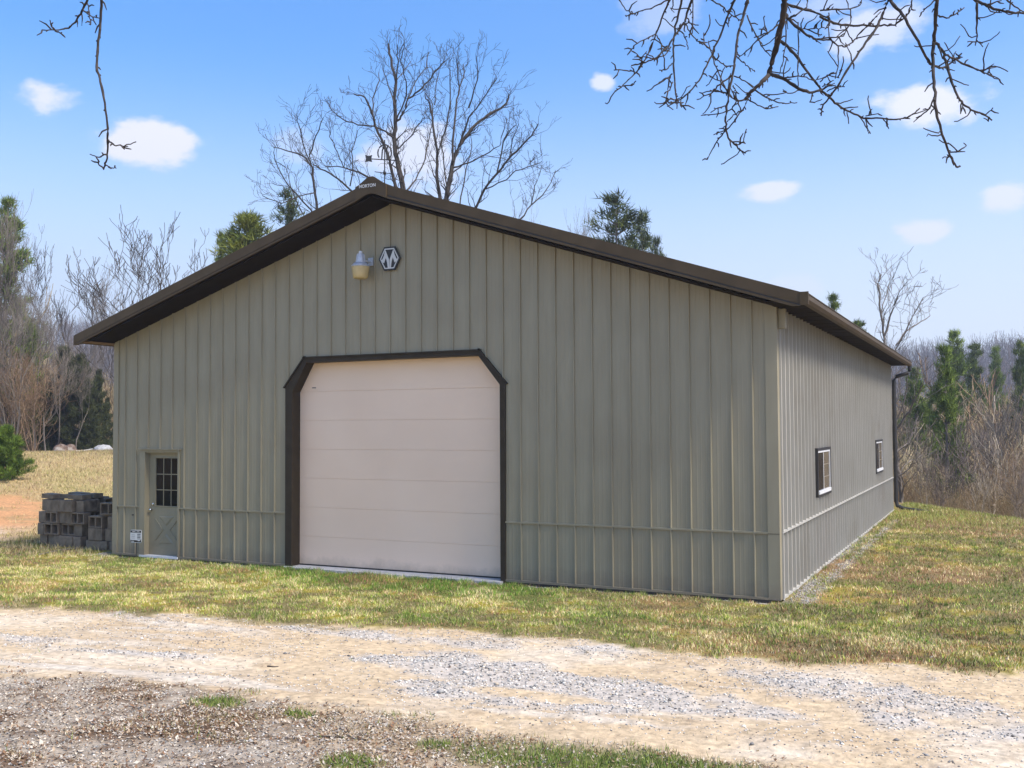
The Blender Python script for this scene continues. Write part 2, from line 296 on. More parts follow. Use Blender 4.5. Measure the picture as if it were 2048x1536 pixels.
def ground_color(x, y):
    Z = zones(x, y); c = np.zeros(x.shape+(3,))+np.array((.17, .135, .055))
    c = mixc3(c, (.27, .22, .03), ss((Z['n2']-.4)*4)); c = mixc3(c, (.12, .13, .035), ss((Z['n1']-.52)*5)*.8)
    c = mixc3(c, (.20, .115, .06), Z['patch']*.8)
    c = mixc3(c, (.40, .29, .135), Z['field']*.95); c = mixc3(c, (.28, .25, .07), Z['field']*ss((Z['n3']-.45)*5)*.5*(Z['px'] > 90))
    c = mixc3(c, (.25, .16, .09), Z['field']*ss((Z['n2']-.5)*5)*.5*(Z['px'] < 110))
    c = mixc3(c, (.52, .27, .12), Z['clay'])
    c = mixc3(c, (.56, .42, .28), Z['clay']*ss((Z['py']-1045)/25))
    sand = np.zeros_like(c)+np.array((.53, .40, .245)); sand = mixc3(sand, (.64, .55, .42), ss((Z['n1']-.5)*4)*.6); sand = mixc3(sand, (.43, .31, .18), ss((Z['st']-.5)*6)*.55); sand = mixc3(sand, (.62, .57, .48), ss((Z['st']-.62)*8)*.5); sand = mixc3(sand, (.36, .26, .16), ss((Z['n4']-.6)*8)*.35)
    sand = mixc3(sand, (.44, .41, .37), ss((Z['gravel']-.15)*1.7)*.7)
    rw = np.clip(Z['road']+Z['below'], 0, 1)
    rw = np.where((Z['py'] > interp(Z['px'], FAR_EDGE)+22) & (y < -2), 1, rw)
    c = c*(1-rw[..., None])+sand*rw[..., None]
    lit = np.zeros_like(c)+np.array((.36, .295, .215)); lit = mixc3(lit, (.15, .085, .04), ss((Z['n2']-.42)*6)*.9); lit = mixc3(lit, (.52, .46, .37), ss((Z['n1']-.48)*5)*.75); lit = mixc3(lit, (.12, .075, .045), ss((Z['n4']-.52)*8)*.6)
    lit = mixc3(lit, (.46, .34, .2), ss((Z['px']-450)/300)*.55)
    lit = mixc3(lit, (.13, .14, .04), Z['green'])
    c = c*(1-Z['below'][..., None])+lit*Z['below'][..., None]
    c = mixc3(c, (.27, .25, .22), Z['strip']*.9)
    wood = ss((Z['D']-51)/6); 
    c = mixc3(c, (.11, .085, .065), wood)
    s = (x-13.35)*.84+(y-17.6)*.54
    c = mixc3(c, (.12, .09, .07), ss((s-3)/4)*ss((y-5)/6)*(x > -5))
    return c
def axis(a, b, step, lo, hi, g=1.16):
    v = list(np.arange(a, b+1e-6, step)); s = step; x = a
    left = []
    while x > lo: s *= g; x -= s; left.append(x)
    s = step; x = v[-1]; right = []
    while x < hi: s *= g; x += s; right.append(x)
    return np.array(left[::-1]+v+right)
gx = axis(-1, 17.5, .06, -900, 900, 1.045); gy = axis(-11.5, 1, .06, -60, 900, 1.04)
GX, GY = np.meshgrid(gx, gy, indexing='ij'); GZ = height(GX, GY)
Zg = zones(GX, GY)
near = (Zg['D'] < 30)
GZ = GZ+near*((Zg['n4']-.5)*.028+(Zg['n2']-.5)*.05*(Zg['road']+Zg['below'])-.03*Zg['road']+(Zg['st']-.5)*.07*Zg['road'])
inb = (GX > -.02) & (GX < 12.85) & (GY > -.02) & (GY < 16.3); GZ = np.where(inb, np.minimum(GZ, -.05), GZ)
nx, ny = GX.shape; idx = np.arange(nx*ny).reshape(nx, ny)
quads = np.stack([idx[:-1, :-1], idx[1:, :-1], idx[1:, 1:], idx[:-1, 1:]], -1).reshape(-1, 4)
M['ground'] = mat('ground_earth', .72, 1.25, 14, .95, attr='Col', bump=.012, bscale=30, spec=.15, detail=10)
np_mesh('ground', np.stack([GX, GY, GZ], -1).reshape(-1, 3), quads, 4, M['ground'], ground_color(GX, GY).reshape(-1, 3), smooth=True, kind='structure')
def gz(x, y):
    Z = zones(x, y); return height(x, y)+((Z['n4']-.5)*.028+(Z['n2']-.5)*.05*(Z['road']+Z['below'])-.03*Z['road']+(Z['st']-.5)*.07*Z['road'])*(Z['D'] < 30), Z
# ------------------------------------------------------------------ the barn
W, L = 12.8016, 16.27; RIB = .3048; PEAK = 6.235; SL = .322
def wall_top(x): return PEAK-SL*abs(x-W/2)
barn = empty('barn', (W/2, 0, 0), label='taupe metal barn with brown gable roof and a large pale garage door', cat='building')
def bp(o): o.parent = barn; o.matrix_parent_inverse = Matrix.Translation((-W/2, 0, 0)); return o
def bb(mb, name, m, parent=None, **k):
    o = mb.build(name, m, None, **k)
    if parent is None: bp(o)
    else: o.parent = parent
    return o
PROF = [(0, 0), (.062, 0), (.070, .0022), (.082, .0022), (.090, 0), (.128, 0), (.136, .002), (.146, .002), (.154, 0), (.196, 0), (.204, .0022), (.216, .0022), (.224, 0), (.279, 0), (.282, .027), (.297, .027), (.3048, 0)]
def clipprof(a, b):
    out = []
    xs = [p[0] for p in PROF]; hs = [p[1] for p in PROF]
    out.append((a, float(np.interp(a, xs, hs))))
    out += [p for p in PROF if a+1e-5 < p[0] < b-1e-5]; out.append((b, float(np.interp(b, xs, hs)))); return out
def panel(mb, u0, a, b, zb, zt, place):                  # one bay of ribbed sheet; zb, zt are functions of u
    pr = clipprof(a, b); v = []
    for p, h in pr: v.append(place(u0+p, h, zb(u0+p))); v.append(place(u0+p, h, zt(u0+p)))
    n = len(pr); mb.add(v, [(2*i, 2*i+2, 2*i+3, 2*i+1) for i in range(n-1)])
fplace = lambda u, h, z: (u, -.004-h, z)
OFF = -.033
ZT, ZW = .93, .93
# openings in the front wall: person door and garage door (with clipped corners)
def open_top(x):
    if .70 < x < 1.70: return 2.03
    if 4.20 < x < 8.53:
        if x < 4.60: return 3.16+(x-4.16)/(4.60-4.16)*.5
        if x > 8.09: return 3.66-(x-8.085)/(8.57-8.085)*.53
        return 3.66
    return None
def cuts(a, b):
    xs = [a]+[c for c in (.70, 1.70, 4.20, 4.60, 8.09, 8.53) if a+1e-4 < c < b-1e-4]+[b]; return list(zip(xs[:-1], xs[1:]))
for k in range(0, 43):
    u0 = k*RIB+OFF-.284+.0
    for (a, b) in cuts(max(u0, .10), min(u0+RIB, W-.14)):
        if b-a < .004: continue
        m_ = (a+b)/2; ot = open_top(m_)
        mb = MB()
        zb = (lambda u, ot=ot: (open_top(min(max(u, a+1e-4), b-1e-4)) if ot else ZT+.01))
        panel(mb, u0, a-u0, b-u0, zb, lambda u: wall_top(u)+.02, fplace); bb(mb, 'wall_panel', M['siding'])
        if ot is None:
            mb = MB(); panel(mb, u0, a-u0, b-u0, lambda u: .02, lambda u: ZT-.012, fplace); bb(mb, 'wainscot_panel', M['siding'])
# side walls as 3-rib sheets; windows cut
WINS = [(3.14, 4.58, 1.22, 2.05), (11.9, 13.42, 1.22, 2.05)]
EAVE = 4.14
for side in (1, 0):
    place = (lambda u, h, z: (W+.004+h*1.8, u, z)) if side else (lambda u, h, z: (-.004-h, u, z))
    nb = int(L/RIB)+1
    for k0 in range(0, nb, 3):
        up, lo = MB(), MB()
        for k in range(k0, min(k0+3, nb)):
            u0 = k*RIB-.18; a0, b0 = max(u0, .10), min(u0+RIB, L-.1)
            if b0 <= a0: continue
            cs = [a0]+sorted(c for wv in WINS for c in wv[:2] if a0+1e-4 < c < b0-1e-4 and side)+[b0]
            for a, b in zip(cs[:-1], cs[1:]):
                mm = (a+b)/2; wv = [q for q in WINS if q[0] < mm < q[1] and side]
                if wv:
                    panel(up, u0, a-u0, b-u0, lambda u: ZT+.01, lambda u: wv[0][2], place); panel(up, u0, a-u0, b-u0, lambda u: wv[0][3], lambda u: EAVE+.03, place)
                else: panel(up, u0, a-u0, b-u0, lambda u: ZT+.01, lambda u: EAVE+.03, place)
                panel(lo, u0, a-u0, b-u0, lambda u: .02, lambda u: ZT-.012, place)
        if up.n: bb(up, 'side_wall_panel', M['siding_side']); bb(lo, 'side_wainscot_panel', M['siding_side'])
mb = MB(); mb.prism([(.0, .02), (W, .02), (W, EAVE), (W/2, PEAK), (0, EAVE)], L-.02, L); bb(mb, 'back_wall', M['siding'])
# inner shell so that no light leaks through the recesses
mb = MB(); mb.box(.02, .10, .02, L-.04, 0, EAVE-.02); mb.box(W-.10, W-.03, .02, 3.1, 0, EAVE-.02); bb(mb, 'inner_lining', M['black'])
# trims
def fbox(name, x0, x1, z0, z1, y0, y1, m=None, **k): return bb(MB().box(x0, x1, y0, y1, z0, z1), name, m or M['siding'], **k)
for (a, b) in ((.10, .70), (1.70, 4.19), (8.545, W-.14)):
    fbox('waist_trim', a, b, ZT-.012, ZT+.014, -.034, -.004); fbox('base_trim', a, b, -.005, .028, -.034, -.004)
mb = MB().box(W+.004, W+.05, .10, L-.1, ZT-.012, ZT+.018); bb(mb, 'waist_trim', M['side_trim'])
mb = MB().box(W+.004, W+.05, .10, L-.1, -.005, .028); bb(mb, 'base_trim', M['side_trim'])
mb = MB().box(W+.02, W+.06, .3, L-.2, -.12, -.006); bb(mb, 'footing_and_shade_gap', M['concrete'])
bb(MB().box(.1, 4.1, -.034, -.02, -.12, -.008), 'footing_and_shade_gap', M['black']); bb(MB().box(8.6, W-.1, -.034, -.02, -.12, -.008), 'footing_and_shade_gap', M['black'])  # black strips paint the shadow gap under the front base trim
mb = MB(); mb.box(-.026, .10, -.026, -.002, -.005, EAVE+.03); mb.box(-.026, -.002, -.002, .10, -.005, EAVE+.03); bb(mb, 'corner_trim', M['siding'])
mb = MB(); mb.box(W-.14, W+.026, -.028, -.002, -.005, EAVE+.03); mb.box(W+.002, W+.026, -.002, .10, -.005, EAVE+.03); bb(mb, 'corner_trim', M['siding'])
mb = MB(); mb.box(W-.14, W+.026, -.031, -.0285, ZT-.012, ZT-.006); bb(mb, 'corner_seam', M['brown'])
mb = MB(); mb.box(W+.002, W+.026, L-.1, L+.02, -.005, EAVE+.03); bb(mb, 'corner_trim', M['siding'])
mb = MB(); mb.box(W+.03, W+.13, .06, .17, 3.82, 4.10); bb(mb, 'corner_box', M['siding'], bevel=.006)
# roof: slope, fascia, soffit, ridge cap
OH, OE, RS = .60, .46, .33
RP = 6.49
def rz_(x): return RP-RS*abs(x-W/2)
for sgn in (-1, 1):
    xe = W/2+sgn*(W/2+OE)
    mb = MB(); nr = 57; y0, y1 = -OH, L+.5
    ys = []
    u = y0
    while u < y1-.05: ys += [(u, 0), (u+.25, 0), (u+.262, .018), (u+.28, .018), (u+.292, 0)]; u += .3048
    ys.append((y1, 0)); v = []
    for yy, h in ys: v.append((W/2, yy, RP+h)); v.append((xe, yy, rz_(xe)+h))
    mb.add(v, [(2*i, 2*i+1, 2*i+3, 2*i+2) for i in range(len(ys)-1)])
    mb.prism([(W/2, RP-.02), (xe, rz_(xe)-.02), (xe, rz_(xe)-.03), (W/2, RP-.03)], y0+.03, y1-.03)
    bb(mb, 'roof', M['brown'], label='%s slope of the brown ribbed metal roof' % ('left' if sgn < 0 else 'right'))
    # rake fascia: upper band with a small reveal and a projecting lower lip
    cut = W/2+sgn*.30
    zc = 4.05
    for nm, y_out, t, b_ in (('fascia', -OH-.022, .012, -.155), ('fascia_lip', -OH-.045, -.176, -.212)):
        xc = W/2+sgn*min((RP+b_-zc)/RS, W/2+OE-.001); xc2 = W/2+sgn*(RP+t-zc)/RS
        pl_ = [(cut, rz_(cut)+t), (xe, rz_(xe)+t), (xe, zc), (xc, zc), (cut, rz_(cut)+b_)] if rz_(xe)+t > zc else [(cut, rz_(cut)+t), (xc2, zc), (xc, zc), (cut, rz_(cut)+b_)]
        if nm == 'fascia': pl_ = [(cut, rz_(cut)+t), (xe, rz_(xe)+t), (xe, zc-.02), (cut, rz_(cut)+b_)] if rz_(xe)+b_ < zc-.02 else [(cut, rz_(cut)+t), (xe, rz_(xe)+t), (xe, rz_(xe)+b_), (cut, rz_(cut)+b_)]
        mb = MB(); mb.prism(pl_, y_out, -OH+.001); bb(mb, nm, M['brown'])
    xg = W/2+sgn*min((RP-.177-zc)/RS, W/2+OE-.002)
    mb = MB(); mb.prism([(W/2, RP-.153), (xg, rz_(xg)-.153), (xg, rz_(xg)-.177), (W/2, RP-.177)], -OH-.010, -OH+.002); bb(mb, 'fascia_groove', M['black'])
    # gable soffit
    xw = W if sgn > 0 else 0.0
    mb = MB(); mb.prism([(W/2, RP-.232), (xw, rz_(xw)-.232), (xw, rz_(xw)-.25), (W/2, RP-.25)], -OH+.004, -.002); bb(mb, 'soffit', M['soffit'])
    zs = EAVE-.005
    a, b = (xw, xe) if sgn > 0 else (xe, xw)
    nbd = int((L+.9)/.3048); 
    mb = MB()
    yy = -OH+.01
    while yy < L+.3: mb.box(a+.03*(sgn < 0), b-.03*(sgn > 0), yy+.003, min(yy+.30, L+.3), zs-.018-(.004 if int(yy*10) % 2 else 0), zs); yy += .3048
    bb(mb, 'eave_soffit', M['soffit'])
    if sgn < 0:
        for i in range(4): bb(MB().box(xe+.045+i*.105, xe+.045+i*.105+.098, -OH+.016, 4.5, zs-.034-.002*(i % 2), zs-.026), 'soffit_board', M['wood'])
        bb(MB().box(xe, xe+.022, -OH-.01, L+.4, zs-.045, rz_(xe)+.0), 'eave_fascia', M['brown'])
    else:
        bb(MB().box(xe-.022, xe, -OH-.01, L+.4, zs-.03, rz_(xe)+.0), 'eave_fascia', M['brown'])
        g = MB(); pf = [(xe+.002, 4.20), (xe+.012, 4.20), (xe+.012, 4.105), (xe+.075, 4.105), (xe+.10, 4.15), (xe+.10, 4.20), (xe+.112, 4.205), (xe+.112, 4.215), (xe+.092, 4.215), (xe+.09, 4.155), (xe+.07, 4.115), (xe+.002, 4.095)]
        pf = [(xe+.003, 4.215), (xe+.003, 4.09), (xe+.07, 4.09), (xe+.098, 4.135), (xe+.098, 4.20), (xe+.108, 4.205), (xe+.108, 4.215), (xe+.088, 4.215), (xe+.088, 4.14), (xe+.066, 4.10), (xe+.012, 4.10), (xe+.012, 4.215)]
        g.prism(pf, -OH+.0, L+.4); gut = bb(g, 'gutter', M['brown'], label='brown rain gutter along the right eave')
        bb(MB().box(xe-.002, xe+.11, -OH-.034, -OH+.004, 4.06, 4.235), 'gutter_end_cap', M['brown'])
bb(MB().prism([(W/2, RP+.045), (W/2+.30, rz_(W/2+.3)+.026), (W/2+.30, rz_(W/2+.3)+.016), (W/2, RP+.02), (W/2-.30, rz_(W/2+.3)+.016), (W/2-.30, rz_(W/2+.3)+.026)], -OH-.05, L+.5), 'ridge_cap', M['brown'])
pc = W/2+.302; pz = rz_(pc)
bb(MB().prism([(W/2-.302, pz+.012), (W/2-.12, RP+.03), (W/2-.05, RP+.075), (W/2+.05, RP+.075), (W/2+.12, RP+.03), (W/2+.302, pz+.012), (W/2+.302, pz-.205), (W/2+.09, pz-.205+.302*RS*.92), (W/2, RP-.198), (W/2-.09, pz-.205+.302*RS*.92), (W/2-.302, pz-.205)], -OH-.046, -OH+.0), 'peak_plate', M['brown'])
bb(MB().prism([(W/2-.306, pz-.214), (W/2-.09, pz-.214+.302*RS*.92), (W/2, RP-.207), (W/2+.09, pz-.214+.302*RS*.92), (W/2+.306, pz-.214), (W/2+.306, pz-.176), (W/2+.09, pz-.176+.302*RS*.92), (W/2, RP-.169), (W/2-.09, pz-.176+.302*RS*.92), (W/2-.306, pz-.176)], -OH-.056, -OH-.0465), 'peak_plate_lip', M['brown'])
def text(body, size, loc, rot, m, parent=None, name='lettering', ext=.0015, xs=1):
    cu = bpy.data.curves.new(name, 'FONT'); cu.body = body; cu.size = size; cu.extrude = ext; cu.align_x = 'CENTER'; cu.align_y = 'CENTER'; cu.offset = size*.02
    o = bpy.data.objects.new(name, cu); C.objects.link(o); cu.materials.append(m); o.location = loc; o.rotation_euler = rot; o.scale = (xs, 1, 1)
    bpy.context.view_layer.update(); me = bpy.data.meshes.new_from_object(o.evaluated_get(bpy.context.evaluated_depsgraph_get())); me.materials.clear(); me.materials.append(m)
    o2 = bpy.data.objects.new(name, me); C.objects.link(o2); o2.location = loc; o2.rotation_euler = rot; bpy.data.objects.remove(o); return o2
t = text('MORTON', .075, (W/2-.06, -OH-.05, RP-.075), (R_(90), 0, 0), M['signface'], ext=.001, xs=1.0); bp(t)
# garage door
gd = 0.2
inner = [(4.335, -.03), (4.335, 3.07), (4.64, 3.585), (8.06, 3.60), (8.455, 3.115), (8.455, -.03)]
def inx(z):
    l = 4.335 if z < 3.07 else 4.335+(z-3.07)/(3.585-3.07)*.305
    r = 8.46 if z < 3.11 else 8.46-(z-3.11)/(3.6-3.11)*.40
    return l-.02, r+.02
for i in range(7):
    z0, z1 = i*.5135+.0025, (i+1)*.5135-.0025
    zz = [z0, z0+.012, z1-.012, z1]
    if i == 6: poly = [(4.315, z0), (8.48, z0), (8.48, 3.11), (8.08, 3.62), (4.62, 3.61), (4.315, 3.07)] if z0 < 3.07 else [(inx(z0)[0], z0), (inx(z0)[1], z0), (8.48, 3.11) if z0 < 3.11 else (inx(z0)[1], z0+.001), (8.05, 3.61), (4.63, 3.60)]
    else: poly = [(4.315, z0), (8.48, z0), (8.48, z1), (4.315, z1)]
    bb(MB().prism(poly, gd, gd+.006), 'garage_door_panel', M['gdoor'], bevel=.002 if i < 6 else .002)
bb(MB().box(4.2, 8.5, gd+.007, gd+.06, 0, 3.58), 'door_seam_backing', M['gdoor'])
bb(MB().box(4.6, 4.68, gd-.006, gd, 3.14, 3.155), 'door_nameplate', M['black'])
outer = [(4.195, -.03), (4.185, 3.165), (4.60, 3.665), (8.085, 3.672), (8.555, 3.14), (8.54, -.03)]
names = ['jamb', 'corner_brace', 'header', 'corner_brace', 'jamb']
for i in range(5):
    a, b, c, d = outer[i], outer[i+1], inner[i+1], inner[i]
    v = [(a[0], -.035, a[1]), (b[0], -.035, b[1]), (c[0], -.035, c[1]), (d[0], -.035, d[1]), (a[0], 0, a[1]), (b[0], 0, b[1]), (c[0], gd+.02, c[1]), (d[0], gd+.02, d[1])]
    mb = MB(); mb.add(v, [(0, 1, 2, 3), (0, 4, 5, 1), (3, 2, 6, 7)]); bb(mb, names[i], M['frame'])
for a, b in ((outer[1], outer[2]), (outer[2], outer[3]), (outer[3], outer[4])):   # drip cap
    d = np.array([b[0]-a[0], b[1]-a[1]]); d /= np.linalg.norm(d); n_ = np.array([-d[1], d[0]])*.022; e = d*.03
    p = [(a[0]-e[0], a[1]-e[1]), (b[0]+e[0], b[1]+e[1]), (b[0]+e[0]+n_[0], b[1]+e[1]+n_[1]), (a[0]-e[0]+n_[0], a[1]-e[1]+n_[1])]
    bb(MB().prism(p, -.06, -.0), 'drip_cap', M['frame'])
bb(MB().box(4.2, 8.5, -.16, gd+.04, -.12, .0), 'concrete_sill', M['concrete'])
bb(MB().box(4.3, 8.4, gd-.012, gd, -.0, .022), 'rubber_seal', M['black'])
# person door
dz0 = .02; DY = .085
dr = MB(); dr.box(.83, 1.66, DY, DY+.04, dz0, .955); dr.box(.83, .995, DY, DY+.04, .955, 1.865); dr.box(1.578, 1.66, DY, DY+.04, .955, 1.865); dr.box(.83, 1.66, DY, DY+.04, 1.865, 1.96)
door = bb(dr, 'door', M['siding'], label='person door with nine dark panes and a crossbuck lower panel')
for r_ in range(3):
    for c_ in range(3):
        x0 = 1.005+c_*.192; z0 = .967+r_*.300; bb(MB().box(x0, x0+.178, DY+.012, DY+.018, z0, z0+.285), 'pane', M['glass'], door)
mu = MB()
for c_ in (1, 2): x0 = 1.005+c_*.192-.014; mu.box(x0, x0+.014, DY+.002, DY+.02, .955, 1.865)
for r_ in (1, 2): z0 = .967+r_*.300-.015; mu.box(.995, 1.578, DY+.003, DY+.02, z0, z0+.015)
bb(mu, 'muntin', M['siding'], door)
mu = MB(); 
for q in ((.975, 1.598, .937, .955), (.975, 1.598, 1.865, 1.883)): mu.box(q[0], q[1], DY-.012, DY, q[2], q[3])
mu.box(.975, .995, DY-.012, DY, .955, 1.865); mu.box(1.578, 1.598, DY-.012, DY, .955, 1.865); bb(mu, 'window_frame', M['siding'], door, bevel=.003)
cx, cz = 1.275, .50
def xtri(pts): 
    mb = MB(); c = np.mean(pts, 0); ins = [tuple(c+(np.array(p)-c)*.72) for p in pts]; n = len(pts)
    v = [(p[0], DY+.0, p[1]) for p in pts]+[(p[0], DY-.014, p[1]) for p in ins]
    mb.add(v, [tuple(range(n, 2*n))]+[(i, (i+1) % n, n+(i+1) % n, n+i) for i in range(n)]); return mb
for pts in ([(cx-.20, cz+.26), (cx+.20, cz+.26), (cx, cz+.07)], [(cx-.20, cz-.26), (cx+.20, cz-.26), (cx, cz-.07)]): bb(xtri(pts), 'raised_panel', M['siding'], door)
def bar(x0, z0, x1, z1, w_):
    d = np.array([x1-x0, z1-z0]); L_ = np.linalg.norm(d); d /= L_; n_ = np.array([-d[1], d[0]])*w_/2
    return MB().prism([(x0+n_[0], z0+n_[1]), (x1+n_[0], z1+n_[1]), (x1-n_[0], z1-n_[1]), (x0-n_[0], z0-n_[1])], DY-.012, DY+.001)
for s_ in (-1, 1):
    mb = bar(cx+s_*.275, cz+.20, cx+s_*.09, cz, .016); b2 = bar(cx+s_*.275, cz-.20, cx+s_*.09, cz, .016); mb.add(b2.v, b2.f); bb(mb, 'moulding', M['siding'], door)
kn = MB(); kn.lathe([(.001, -.002), (.02, .0), (.014, .02), (.026, .035), (.03, .05), (.02, .065), (.001, .07)], k=14)
k_ = bb(kn, 'knob', M['chrome'], door, smooth=True); k_.location = (.90, DY, .875); k_.rotation_euler = (R_(90), 0, 0)
kn = MB(); kn.lathe([(.026, 0), (.026, .014), (.012, .018), (.001, .02)], k=14); k_ = bb(kn, 'deadbolt', M['chrome'], door, smooth=True); k_.location = (.925, DY, .98); k_.rotation_euler = (R_(90), 0, 0)
mb = MB(); mb.box(.70, .83, -.036, -.002, -.005, 2.03); mb.box(.80, .83, -.002, DY+.04, -.005, 2.0); bb(mb, 'door_jamb', M['siding'])
mb = MB(); mb.box(1.66, 1.705, -.036, -.002, -.005, 2.03); mb.box(1.66, 1.68, -.002, DY+.04, -.005, 2.0); bb(mb, 'door_jamb', M['siding'])
mb = MB(); mb.box(.831, 1.659, -.036, -.002, 1.985, 2.03); mb.box(.831, 1.659, -.002, DY+.04, 1.962, 1.985); bb(mb, 'door_head', M['siding'])
bb(MB().box(.66, 1.745, -.075, -.03, 2.032, 2.05), 'door_drip_cap', M['siding'])
bb(MB().box(.72, 1.69, -.06, DY+.01, -.02, .018), 'threshold', M['white'])
bb(MB().box(.0, 4.3, .13, .15, 0, 4.0), 'inner_lining', M['black'])
bb(MB().tube([(.507, -.03, .77), (.507, -.004, .77)], .012, 8), 'rivet', M['black'])
# side windows
for i, (a, b, z0, z1) in enumerate(WINS):
    wf = MB(); x0, x1 = W-.01, W+.055; tb = .045
    wf.box(x0, x1, a, a+tb, z0, z1); wf.box(x0, x1, b-tb, b, z0, z1); wf.box(x0, x1, a+tb, b-tb, z1-tb, z1); wf.box(x0, x1, a+tb, b-tb, z0, z0+tb)
    win = bb(wf, 'window', M['black'], label='%s of the two sliding windows on the right wall' % ('nearer' if i == 0 else 'farther'))
    a, b, z0, z1 = a+tb, b-tb, z0+tb, z1-tb; m_ = (a+b)/2; v_ = MB(); x1 = W+.046; t_ = .036
    v_.box(W-.01, x1, a, a+t_, z0, z1); v_.box(W-.01, x1, b-t_, b, z0, z1); v_.box(W-.01, x1, a+t_, b-t_, z1-t_, z1); v_.box(W-.01, x1+.02, a+t_, b-t_, z0, z0+t_+.02); v_.box(W, x1-.01, m_-.018, m_+.018, z0+t_+.02, z1-t_)
    bb(v_, 'sash', M['white'], win)
    bb(MB().box(W+.03, W+.036, a+t_, m_-.018, z0+t_+.02, z1-t_), 'pane', M['glass'], win); bb(MB().box(W+.03, W+.036, m_+.018, b-t_, z0+t_+.02, z1-t_), 'pane', M['glass_beige'], win)
    gr = MB()
    for q in (1, 2): zq = z0+t_+.02+(z1-z0-2*t_-.02)*q/3; gr.box(W+.0365, W+.038, m_+.018, b-t_, zq-.009, zq+.009)
    bb(gr, 'muntin', M['soffit_light'], win)
# downspout at the far corner
dsx = W+OE+.05
sp = MB().tube([(dsx, L+.22, 4.1), (dsx, L+.22, 3.98), (dsx-.05, L+.21, 3.90), (W+.16, L+.08, 3.80), (W+.09, L+.06, 3.70), (W+.09, L+.06, .25), (W+.12, L+.05, .12), (W+.30, L-.02, .04), (W+.8, L-.2, .0), (W+.95, L-.25, -.01)], .055, 8)
bb(sp, 'downspout', M['black'], label='dark downspout at the far right corner')
# things fixed to the barn front
lamp = empty('yard_light', (5.93, -.24, 4.96), label='galvanised dusk to dawn lamp with yellowed globe, high on the gable wall', cat='lamp'); lamp.scale = (.9, .96, .9)
bowl = MB().lathe([(.001, -.0), (.12, .0), (.135, .012), (.150, .10), (.165, .20), (.168, .225), (.16, .226), (.05, .226)], k=28).build('globe', M['amber'], lamp, smooth=True)
MB().lathe([(.17, .226), (.172, .235), (.155, .262), (.11, .30), (.085, .305), (.08, .31)], k=28).build('reflector', M['metal'], lamp)
hs = MB(); pr = []
hs.lathe([(.085, .30), (.08, .36), (.066, .455), (.06, .47), (.001, .472)], k=24)
for j in range(12):
    t = j*math.pi/6; c_, s_ = math.cos(t), math.sin(t); hs.tube([(c_*.088, s_*.088, .31), (c_*.068, s_*.068, .455)], .005, 4)
hs.build('housing', M['metal'], lamp); MB().lathe([(.034, .472), (.036, .50), (.03, .52), (.001, .522)], k=16).build('photocell', M['white'], lamp)
MB().tube([(.03, .02, .34), (.06, .10, .34), (.07, .21, .34), (.07, .225, .34)], .022, 8).box(.02, .13, .205, .232, .27, .42).build('bracket', M['metal'], lamp)
em = empty('emblem', (6.39, -.045, 5.295), label='black hexagonal emblem with a white M shape beside the gable lamp', cat='emblem')
hexo = lambda r, sx=.93: [(r*sx*math.cos(R_(60*i)), r*math.sin(R_(60*i))) for i in range(6)]
MB().prism(hexo(.232), -.012, .012).build('plaque', M['black'], em)
o_, i_ = hexo(.20), hexo(.178); mb = MB()
for i in range(6): j = (i+1) % 6; mb.prism([o_[i], o_[j], i_[j], i_[i]], -.016, -.0122)
for s_ in (-1, 1):
    mb.prism([(s_*.078, .150), (s_*.006, -.02), (s_*.002, -.155), (s_*.03, -.155), (s_*.045, -.06), (s_*.07, .02), (s_*.088, .06)], -.0165, -.0122)
    mb.prism([(s_*.085, .145), (s_*.055, .06), (s_*.105, -.075), (s_*.165, -.03), (s_*.135, .0), (s_*.105, .06)], -.0175, -.0122)
mb.build('letter_mark', M['signface'], em)
# weathervane on the ridge
wv = empty('weathervane', (W/2, -.22, 6.50), label='black weathervane with arrow and hoop on the roof ridge near the peak', cat='weathervane')
MB().tube([(0, 0, .0), (0, 0, .78)], .010, 6).build('rod', M['black'], wv)
vx = np.array([.90, .436, 0])
MB().tube([vx*-.24+np.array([0, 0, .46]), vx*.22+np.array([0, 0, .43])], .009, 6).build('arrow_shaft', M['black'], wv)
star = MB(); pts = []
for i in range(8): r_ = .085 if i % 2 else .045; a_ = R_(45*i); pts.append((r_*math.cos(a_), r_*math.sin(a_)))
v = []
for e_ in (-.006, .006):
    for a_, b_ in pts: p = vx*(-.27+a_)+np.array([-.436*e_, .9*e_, .465+b_]); v.append(p)
star.add(v, [tuple(range(8)), tuple(range(15, 7, -1))]+[(i, i+8, (i+1) % 8+8, (i+1) % 8) for i in range(8)]); star.build('arrow_tail', M['black'], wv)
hp = [vx*(.115*math.cos(t))+np.array([0, 0, .56+.14*math.sin(t)]) for t in np.linspace(-.6, math.pi+.6, 14)]
MB().tube(hp, .012, 6).tube([vx*-.05+np.array([0, 0, .45]), vx*-.04+np.array([0, 0, .6]), vx*-.01+np.array([0, 0, .69])], .012, 5).tube([vx*.05+np.array([0, 0, .45]), vx*.03+np.array([0, 0, .58]), vx*.05+np.array([0, 0, .68])], .012, 5).build('hoop', M['black'], wv)
MB().tube([vx*-.17+np.array([0, 0, .24]), vx*.15+np.array([0, 0, .2])], .007, 5).tube([(-.06, .13, .22), (.06, -.13, .22)], .007, 5).lathe([(.001, .18), (.022, .2), (.03, .22), (.022, .24), (.001, .26)], k=10).build('direction_arms', M['black'], wv)
